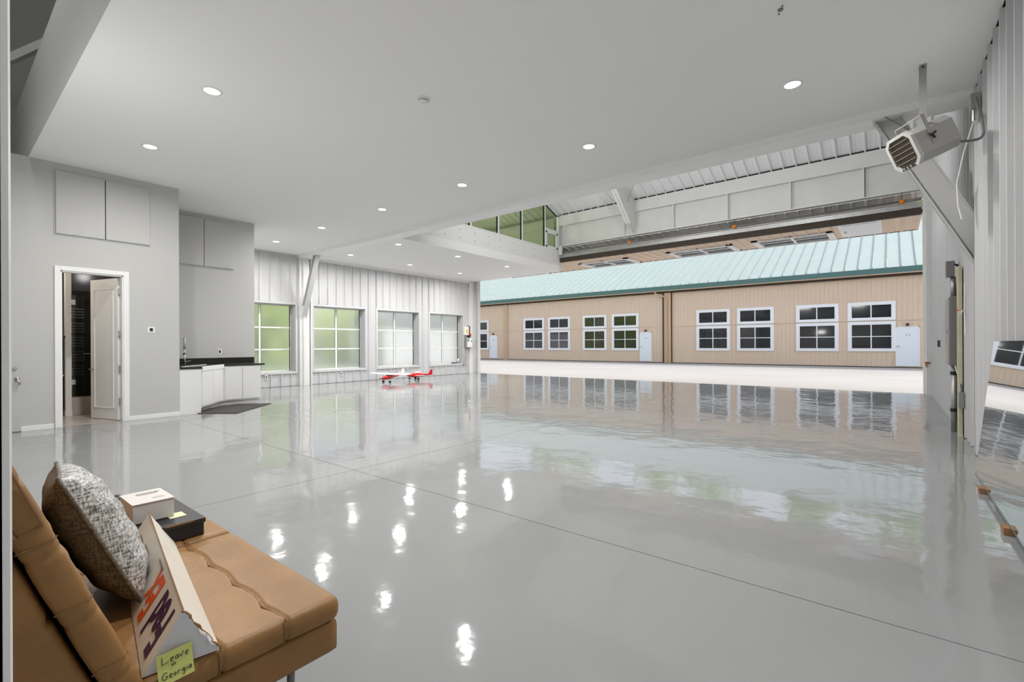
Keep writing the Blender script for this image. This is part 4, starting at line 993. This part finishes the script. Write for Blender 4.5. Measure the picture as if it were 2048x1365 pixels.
# pillow
pl_ = empty('throw_pillow', (-1.98, .33, .66), label='silver woven throw pillow with brown back leaning against the sofa back', cat='pillow')
pw, ph, pt = .215, .215, .074
tl = math.radians(24); d2v = Vector((0, -math.sin(tl), math.cos(tl))); n2 = Vector((0, math.cos(tl), math.sin(tl)))
PM = Matrix.Identity(4); rollp = math.radians(4)
ux = Vector((math.cos(rollp), 0, 0))*1.0+d2v*math.sin(rollp); uy = d2v*math.cos(rollp)-Vector((1, 0, 0))*math.sin(rollp)
yawp = Matrix.Rotation(math.radians(-5), 3, 'Z')
ux = yawp @ ux; uy = yawp @ uy; n2 = ux.cross(uy)*-1
for i in range(3): PM[i][0] = ux[i]; PM[i][1] = uy[i]; PM[i][2] = n2[i]; PM[i][3] = (-1.985, .335, .672)[i]
def pil(side):
    mb = MB(); N = 34
    for j in range(N+1):
        for i in range(N+1):
            a = -1+2*i/N; b = -1+2*j/N
            sh_ = 1-.05*(1-abs(a)**2)*(b*b) ; sx_ = 1-.05*(1-abs(b)**2)*(a*a)
            h = ((1-abs(a)**3.2)*(1-abs(b)**3.2))**.5
            wob = .004*math.sin(9*a+3*b)*h+.003*math.sin(14*b-4*a)*h
            mb.v.append((a*pw*sx_, b*ph*sh_, side*(pt*h+wob+.004)))
    for j in range(N):
        for i in range(N):
            q = j*(N+1)+i; mb.f.append((q, q+1, q+N+2, q+N+1))
    return mb
pil(1).xf(PM).build('front_cover', M_silver, pl_, smooth=True); pil(-1).xf(PM).build('back_cover', M_brownweave, pl_, smooth=True)
P = []
for (a0, b0, a1, b1) in ((-1, -1, 1, -1), (1, -1, 1, 1), (1, 1, -1, 1), (-1, 1, -1, -1)):
    for k in range(12):
        a = a0+(a1-a0)*k/12; b = b0+(b1-b0)*k/12
        P.append(PM @ Vector((a*pw*(1-.05*(1-b*b)*(a*a)), b*ph*(1-.05*(1-a*a)*(b*b)), 0)))
P.append(P[0]); MB().tube(P, .006, 8, caps=False).build('piping', M_brownweave, pl_, smooth=True)

# black flat box with white box on top
kb = empty('black_box', (-2.5, .6, .446), label='flat matte black box lying on the sofa seat', cat='box')
MB().box(-2.76, -2.285, .47, .738, .448, .508).build('box_tray', M_blackcard, kb, bevel=.003)
MB().box(-2.765, -2.280, .465, .743, .500, .520).build('box_lid', M_blackcard, kb, bevel=.003)
MB().box(-2.42, -2.30, .470, .476, .5195, .5212).build('worn_edge', M_card, kb); MB().box(-2.2805, -2.279, .60, .70, .515, .5212).build('worn_edge', M_card, kb)
put(MB().box(-2.44, -2.37, .64, .70, .5205, .5215).build('paper_slip', mat('pale_yellow_paper', (.75, .74, .48), .7)), 'pale yellow paper slip peeking from under the white box', 'paper')
wb_ = empty('white_box', (-2.5, .59, .5215), label='small white cardboard carton on top of the black box', cat='box')
MB().box(-2.60, -2.40, .520, .662, .5222, .600).build('carton', M_box, wb_, bevel=.002)
MB().box(-2.602, -2.398, .518, .664, .600, .604).build('lid', M_box, wb_, bevel=.001)
MB().box(-2.3985, -2.3975, .520, .662, .5985, .6005).build('lid_gap', M_card, wb_)
st = []
rnd = random.Random(3)
for r_ in range(4):
    x = .01
    while x < .085:
        l = rnd.uniform(.004, .012); st.append([(x, .01*r_), (x+l, .01*r_+.001)]); x += l+.004
TM = frameM((-2.53, .555, .6045), (0, 1, 0), (-1, 0, 0))
ribbons(st, .003, TM, M_ink, 'printing', wb_)
MB().box(-2.47, -2.445, .60, .64, .6041, .6046).build('shipping_mark', M_greymetal, wb_)
# dark folded item behind the pillow
um_ = empty('folded_umbrella', (-2.95, .56, .46), label='short black folded umbrella on the sofa seat behind the pillow', cat='umbrella')
MB().tube([(-3.08, .60, .475), (-3.0, .595, .48), (-2.80, .575, .478)], [.02, .03, .028], 12).build('folded_canopy', M_blackcard, um_, smooth=True)
MB().tube([(-2.80, .575, .478), (-2.77, .572, .478)], [.018, .016], 12).build('handle', M_black, um_, smooth=True)
MB().tube([(-2.95, .588, .480), (-2.93, .586, .480)], .0325, 12).build('wrap_strap', M_greypaint, um_)

# triangular shipping tube
TE = .004; xa, xb = -1.385, -2.30
near = {'L': Vector((xa-.03, .322, .449)), 'R': Vector((xa, .484, .449)), 'A': Vector((xa-.02, .405, .580))}
shift = Vector((xb-xa, .150, 0))
far = {k: v+shift for k, v in near.items()}
tu = empty('shipping_tube', (-1.85, .45, .449), label='white triangular courier carton with purple and orange lettering on the sofa', cat='carton')
vs = [near['L'], near['R'], near['A'], far['L'], far['R'], far['A']]
MB().add(vs, [(0, 1, 2), (3, 5, 4), (0, 2, 5, 3), (1, 4, 5, 2), (0, 3, 4, 1)]).build('carton_body', M_boxside, tu, bevel=.0015)
MB().tube([near['A']+Vector((.001, .001, .001)), far['A']+Vector((0, .001, .001))], .0016, 6).build('ridge_crease', M_card, tu)
# near end flap: paler and slightly proud, torn along the right side
def lerp(a, b, t): return a+(b-a)*t
ev = Vector((.004, 0, 0))
MB().add([near['L']+ev, near['R']+ev*.6, lerp(near['R'], near['A'], .33)+ev*1.8+Vector((0, -.006, 0)), lerp(near['R'], near['A'], .62)+ev*.8+Vector((0, -.002, 0)), near['A']+ev,
          near['L']+ev*.1, near['R']+ev*.1, lerp(near['R'], near['A'], .33)+ev*.1, lerp(near['R'], near['A'], .62)+ev*.1, near['A']+ev*.1],
         [(0, 1, 2, 3, 4), (5, 6, 7, 8, 9), (0, 1, 6, 5), (1, 2, 7, 6), (2, 3, 8, 7), (3, 4, 9, 8), (4, 0, 5, 9)]).build('end_flap', mat('flap_paper', (.68, .69, .71), .55), tu)
e1, e2 = near['R'], near['A']
P = [lerp(e1, e2, t)+Vector((.004+.004*math.sin(t*31), .003*math.sin(t*23), .002*math.sin(t*17))) for t in [k/14 for k in range(15)]]
MB().tube(P, [.002+.0016*abs(math.sin(k*1.9)) for k in range(15)], 6).build('torn_edge', M_card, tu)
MB().tube([p+Vector((.003, -.004, -.001)) for p in P[2:9]], [.002, .004, .005, .004, .005, .003, .001], 6).build('crumpled_paper', M_white, tu)
# print on the left face: reads from the near end to the far end, tops towards the seat
dx = shift.normalized(); fa_n = (near['L']-near['A']); 
LM = frameM(near['A']+fa_n*.16, dx, fa_n)
nface = dx.cross(fa_n).normalized()
if nface.y > 0: nface = -nface
LM = Matrix.Translation(nface*.0012) @ LM
HH = .155
textmesh('Fed', HH, M_purple, LM @ Matrix.Translation((.035, 0, 0)) @ Matrix.Diagonal((.70, 1, 1, 1)), tu, 'purple_lettering', offset=.0048, ext=.0002, spacing=1.02)
textmesh('Ex', HH, M_orangeprint, LM @ Matrix.Translation((.035+.205, 0, 0)) @ Matrix.Diagonal((.70, 1, 1, 1)), tu, 'orange_lettering', offset=.0048, ext=.0002, spacing=1.0)
# script and small print further along
def scr(x0, y0, w, h, n, seed):
    rr = random.Random(seed); s_ = []; x = x0
    for k in range(n):
        p = [(x, y0), (x+w*.25/n, y0+h*rr.uniform(.5, 1)), (x+w*.5/n, y0+h*rr.uniform(0, .2)), (x+w*.8/n, y0+h*rr.uniform(.3, .6)), (x+w/n, y0)]
        s_.append(p); x += w/n
    return s_
ribbons(scr(.43, .03, .11, .055, 6, 2), .0028, LM, M_ink, 'script_lettering', tu)
ribbons(scr(.57, .02, .12, .02, 9, 5)+scr(.57, .05, .12, .02, 9, 6)+scr(.57, .08, .12, .02, 9, 7)+scr(.73, .03, .10, .012, 9, 8)+scr(.73, .055, .10, .012, 9, 9), .0016, LM, M_ink, 'small_print', tu)
ribbons(scr(.33, -.012, .10, .014, 9, 11), .0016, LM, M_ink, 'small_print', tu)
# right face print near the far end
fb = near['R']-near['A']; RM2 = frameM(far['A']+fb*.86, -dx, -fb); nf = (-dx).cross(-fb).normalized()
RM2 = Matrix.Translation(nf*.0012) @ RM2
textmesh('Fed', .075, M_purple, RM2 @ Matrix.Translation((.05, .03, 0)) @ Matrix.Diagonal((.9, 1, 1, 1)), tu, 'purple_lettering', offset=.0015, ext=.0002, spacing=1.0)
ribbons([[(.19, .035), (.235, .06), (.27, .03)], [(.20, .06), (.25, .035)]], .018, RM2, mat('yellow_orange_print', (.75, .42, .05), .5), 'orange_swoosh', tu)
ribbons(scr(.30, .03, .12, .03, 8, 13)+scr(.30, .065, .12, .02, 9, 14), .0018, RM2, M_ink, 'small_print', tu)
# small print on the end flap
EM = frameM(near['A']+Vector((.0075, -.0, -.0)), (0, 1, 0), (.15, 0, 1))
ribbons(scr(-.012, -.072, .036, .005, 9, 21)+scr(-.012, -.079, .03, .002, 9, 22)+[[(-.021, -.074), (-.016, -.074), (-.016, -.068), (-.021, -.068), (-.021, -.074)]], .0011, EM, M_ink, 'small_print', tu)
# sticky note stuck on the end of the tube
sn = empty('sticky_note', near['A']+Vector((.01, -.02, -.14)), label='yellow sticky note reading Leave in Georgia on the carton end', cat='note')
NM = frameM((near['A'].x+.016, .349, .4225), (0.03, 1, .06), (.02, -.05, 1))
NW = .074
mb = MB(); nn_ = 8
for j in range(nn_+1):
    for i in range(2):
        mb.v.append((i*NW, j/nn_*NW, .010*(1-j/nn_)**2))
for j in range(nn_): mb.f.append((j*2, j*2+1, j*2+3, j*2+2))
mb.xf(NM); o = mb.build('note_paper', M_note, sn); md = o.modifiers.new('s', 'SOLIDIFY'); md.thickness = .0006
def wr(text_strokes, ox, oy, s_):
    return [[(ox+x*s_, oy+y*s_) for x, y in st_] for st_ in text_strokes]
L_ = {'L': [[(.05, 1), (0, .0), (.55, .12), (.75, .16)]], 'e': [[(.05, .28), (.4, .34), (.38, .52), (.2, .55), (.06, .3), (.12, .05), (.4, .06)]],
      'a': [[(.42, .5), (.2, .52), (.05, .25), (.15, .05), (.36, .2), (.42, .5), (.42, .05)]], 'v': [[(0, .5), (.18, .03), (.45, .75)]],
      'i': [[(.1, .45), (.1, .05)], [(.1, .68), (.12, .72)]], 'n': [[(0, .05), (.04, .45), (.28, .5), (.34, .05)]],
      'G': [[(.7, .85), (.4, 1), (.08, .7), (.05, .25), (.35, .0), (.65, .2), (.68, .45), (.4, .42)]], 'o': [[(.2, .5), (.04, .28), (.2, .05), (.38, .28), (.2, .5)]],
      'r': [[(.04, .05), (.06, .5)], [(.06, .35), (.2, .5), (.34, .46)]], 's': [[(.36, .5), (.1, .42), (.32, .2), (.05, .05)]],
      'g': [[(.4, .48), (.15, .5), (.05, .25), (.3, .1), (.4, .45), (.36, -.3), (.08, -.28)]]}
def word(w, ox, oy, s_):
    out = []; x = ox
    for c in w:
        wd = max(p[0] for st_ in L_[c] for p in st_); out += wr(L_[c], x, oy, s_); x += (wd+.16)*s_
    return out
NT = Matrix.Translation((0, 0, .0)) 
def noteink(strokes):
    # follow the curl of the paper
    mb = MB()
    for st_ in strokes:
        P2 = []
        for (p, q) in zip(st_[:-1], st_[1:]):
            for k in range(3):
                t = k/3; x = p[0]+(q[0]-p[0])*t; y = p[1]+(q[1]-p[1])*t; P2.append(NM @ Vector((x, y, .010*(1-max(0, y)/NW)**2+.0009)))
        x, y = st_[-1]; P2.append(NM @ Vector((x, y, .010*(1-max(0, y)/NW)**2+.0009)))
        mb.tube(P2, .0008, 5)
    return mb
noteink(word('Leave', .010, .048, .018)+word('in', .028, .036, .014)+word('Georgia', .007, .012, .0165)).build('handwriting', M_ink, sn)

# ================================================================== FAR HANGAR BUILDING
fbld = empty('opposite_hangar', (-12, 31, 0), label='long tan hangar with pale green metal roof across the apron', cat='building')
FX0, FX1, FY = -38.5, 12, 31.0
for (z0, z1) in ((.02, 2.395), (2.42, 4.75)):
    sheets('siding_sheet', M_facade, fbld, FX0, FX1, (lambda z0, z1: lambda a, q, e: (a, FY-q, [z0, z1][e]))(z0, z1), pitch=.2067, phase=.05, d=.018, rw=.016, per=9)
MB().box(FX0, FX1, FY+.012, FY+.3, 0, 4.9).build('wall_core', M_facade, fbld)
MB().box(FX0, FX1, FY-.02, FY+.0, 2.395, 2.42).build('leaf_seam', M_facadetrim, fbld)
MB().box(FX0, FX1, FY-.02, FY+.02, -.01, .03).build('base_seal', M_dark, fbld)
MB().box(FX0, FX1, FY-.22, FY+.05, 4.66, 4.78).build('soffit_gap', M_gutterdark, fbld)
MB().box(FX0, FX1, FY-.42, FY-.30, 4.80, 5.08).build('gutter', M_greenseam, fbld)
MB().box(FX0, FX1, FY-.42, FY-.0, 4.76, 4.80).build('soffit', M_facadetrim, fbld)
RS = .5; RY0, RZ0, RYr = FY-.36, 5.10, 40.6
def rzf(y): return RZ0+RS*(y-RY0)
k = 0; x = .432+.58*19
while x > FX0:
    MB().prism([(RY0, RZ0), (RYr, rzf(RYr)), (RYr, rzf(RYr)-.04), (RY0, RZ0-.04)], 'x', x-.58+.02, x-.02).build('roof_panel', M_greenroof, fbld)
    MB().prism([(RY0-.02, RZ0+.075), (RYr, rzf(RYr)+.075), (RYr, rzf(RYr)-.03), (RY0-.02, RZ0-.03)], 'x', x-.015, x+.015).build('standing_seam', M_greenroof, fbld)
    x -= .58
MB().prism([(RYr, rzf(RYr)), (RYr+4, rzf(RYr)-2), (RYr+4, rzf(RYr)-2.1), (RYr, rzf(RYr)-.1)], 'x', FX0, FX1).build('rear_roof', M_greenroof, fbld)
MB().box(FX0, FX1, RYr-.2, RYr+.2, rzf(RYr)-.02, rzf(RYr)+.07).build('ridge_cap', M_greenseam, fbld)
FWX = [(-29.6, -27.55), (-23.67, -21.61), (-21.21, -19.19), (-18.07, -16.09), (-15.67, -13.63), (-9.72, -7.70), (-7.30, -5.31), (-4.19, -2.20), (-1.80, .20)]
def farwin(x0, x1, z0, z1, rows):
    w = empty('window', ((x0+x1)/2, FY, z0)); w.parent = fbld; w.location = Vector(w['_w'])-Vector(fbld['_w'])
    fr = MB()
    for (xa, xb, za, zb) in ((x0, x0+.18, z0, z1), (x1-.18, x1, z0, z1), (x0+.18, x1-.18, z0, z0+.16), (x0+.18, x1-.18, z1-.17, z1)): fr.box(xa, xb, FY-.075, FY-.0, za, zb)
    fr.build('window_frame', M_winframe, w, bevel=.006)
    xm = (x0+x1)/2; mu = MB().box(xm-.025, xm+.025, FY-.065, FY-.02, z0+.16, z1-.17)
    zs = [z0+.16+(z1-z0-.33)*q/rows for q in range(rows+1)]
    for z in zs[1:-1]: mu.box(x0+.18, x1-.18, FY-.064, FY-.02, z-.02, z+.02)
    mu.build('mullion', M_winframe, w)
    for q in range(rows):
        for (xa, xb) in ((x0+.18, xm-.025), (xm+.025, x1-.18)):
            MB().box(xa, xb, FY-.045, FY-.03, zs[q], zs[q+1]).build('pane', M_farglass, w)
for (a, b) in FWX:
    farwin(a, b, .82, 2.385, 2); farwin(a, b, 2.43, 3.41, 1)
for (a, b) in ((-27.44, -26.58), (-13.55, -12.70), (.19, 1.13)):
    d_ = empty('door', ((a+b)/2, FY, 0)); d_.parent = fbld; d_.location = Vector(d_['_w'])-Vector(fbld['_w'])
    fr = MB()
    for (xa, xb, za, zb) in ((a, a+.04, .08, 2.08), (b-.04, b, .08, 2.08), (a, b, 2.04, 2.08)): fr.box(xa, xb, FY-.07, FY, za, zb)
    fr.build('door_frame', M_winframe, d_)
    MB().box(a+.04, b-.04, FY-.055, FY-.0, .08, 2.04).build('door_leaf', M_fardoor, d_)
    MB().cyl((a+.1, FY-.10, 1.08), .04, .05, 'y', 10).build('door_knob', M_nickel, d_)
    num = MB().box((a+b)/2-.07, (a+b)/2-.03, FY-.060, FY-.054, 1.60, 1.70); num.box((a+b)/2+.05, (a+b)/2+.09, FY-.060, FY-.054, 1.60, 1.72); num.build('door_marking', M_greymetal, d_)
    MB().box((a+b)/2-.06, (a+b)/2+.06, FY-.14, FY-.0, 2.13, 2.24).build('wall_lamp', M_gutterdark, d_)
MB().box(-25.76, -25.38, FY-.12, FY-.01, 0, 4.68).build('pilaster', M_facadetrim, fbld)
MB().box(-11.92, -11.80, FY-.10, FY-.0, 0, 4.68).build('opening_gap', M_gutterdark, fbld)
MB().box(-11.80, -11.34, FY-.14, FY-.01, 0, 4.7).build('pilaster', M_facadetrim, fbld)
MB().box(-11.34, -11.30, FY-.10, FY-.0, 0, 4.68).build('opening_gap', M_gutterdark, fbld)
dp = MB(); dp.tube([(-12.35, FY-.36, 4.72), (-12.2, FY-.30, 4.55), (-11.75, FY-.22, 4.42), (-11.62, FY-.20, 4.3), (-11.62, FY-.20, .12), (-11.62, FY-.35, .04)], .055, 8)
dp.build('downspout', M_facadetrim, fbld)

# ================================================================== TREES (behind the far hangar and outside the windows)
def crown(R, nleaf, seed):
    rr = random.Random(seed); mb = MB(); blobs = []
    for k in range(16):
        a = rr.uniform(0, 2*PI); h = rr.uniform(-.7, .8); q = rr.uniform(.2, .62)*math.sqrt(max(0, 1-h*h*.6))
        blobs.append((Vector((q*math.cos(a)*R, q*math.sin(a)*R, h*R*.9)), R*rr.uniform(.28, .45)))
    for k in range(nleaf):
        c, r_ = rr.choice(blobs); n = Vector((rr.gauss(0, 1), rr.gauss(0, 1), rr.gauss(0, 1))).normalized(); p = c+n*r_*rr.uniform(.75, 1.05)
        t = n.cross(Vector((rr.gauss(0, 1), rr.gauss(0, 1), rr.gauss(0, 1)))).normalized(); b_ = (n+t.cross(n)*.6).normalized(); s_ = rr.uniform(.16, .30)*R/3
        mb.add([p-t*s_*.5, p+b_*s_*.4-t*0, p+t*s_*.5, p-b_*s_*.4], [(0, 1, 2, 3)])
    return mb
CR = []
CR2 = []
for q in range(3):
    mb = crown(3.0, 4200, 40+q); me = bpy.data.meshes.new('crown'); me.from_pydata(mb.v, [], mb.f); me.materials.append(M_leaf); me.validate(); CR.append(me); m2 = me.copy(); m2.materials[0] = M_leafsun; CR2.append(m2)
def tree(x, y, h, R, k, label, group, CR=CR):
    t = empty('tree', (x, y, 0), label=label, cat='tree', group=group)
    o = bpy.data.objects.new('crown', CR[k % 3]); COL.objects.link(o); o.parent = t; o.location = (0, 0, h-R); o.scale = (R/3, R/3, R/3*1.1); o.rotation_euler = (0, 0, k*1.7)
    MB().tube([(x, y, -.1), (x+.1, y, h*.4), (x, y+.1, h-R)], [.28, .2, .1], 8).build('trunk', M_bark, t, smooth=True)
for k, (x, y, h, R) in enumerate(((-30, 50.5, 14.6, 4.2), (-22, 56, 16.5, 4.5), (-14.5, 50.5, 15.2, 4.6), (-7, 56, 17.2, 4.4), (.5, 50.5, 15.4, 4.6), (8, 56, 17.5, 4.6), (-38, 56, 16.5, 4.6))):
    tree(x, y, h, R, k, ['leafy tree behind the opposite hangar, second from the left end', 'leafy tree behind the opposite hangar, third from the left', 'leafy tree behind the middle of the opposite hangar', 'leafy tree behind the opposite hangar, third from the right', 'leafy tree behind the opposite hangar, second from the right', 'tallest leafy tree, behind the right end of the opposite hangar', 'leafy tree at the far left end behind the opposite hangar'][k], 'trees behind the opposite hangar')
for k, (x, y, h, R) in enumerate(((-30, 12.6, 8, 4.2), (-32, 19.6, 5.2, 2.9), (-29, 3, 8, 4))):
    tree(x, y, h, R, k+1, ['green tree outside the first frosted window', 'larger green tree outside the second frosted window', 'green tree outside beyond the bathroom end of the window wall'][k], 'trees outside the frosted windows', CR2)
sd_ = empty('garden_shed', (-27, 24, 0), label='low white shed on the lawn outside the frosted windows', cat='shed')  # made-up shed, a pale sunlit surface to brighten the frosted panes
MB().box(-29.5, -25.6, 18.6, 25.0, -.04, 2.7).build('shed_wall', M_winframe, sd_)
MB().prism([(-29.8, 2.7), (-25.3, 2.7), (-27.5, 3.9)], 'y', 18.4, 25.2).build('shed_roof', M_greymetal, sd_)
clean()
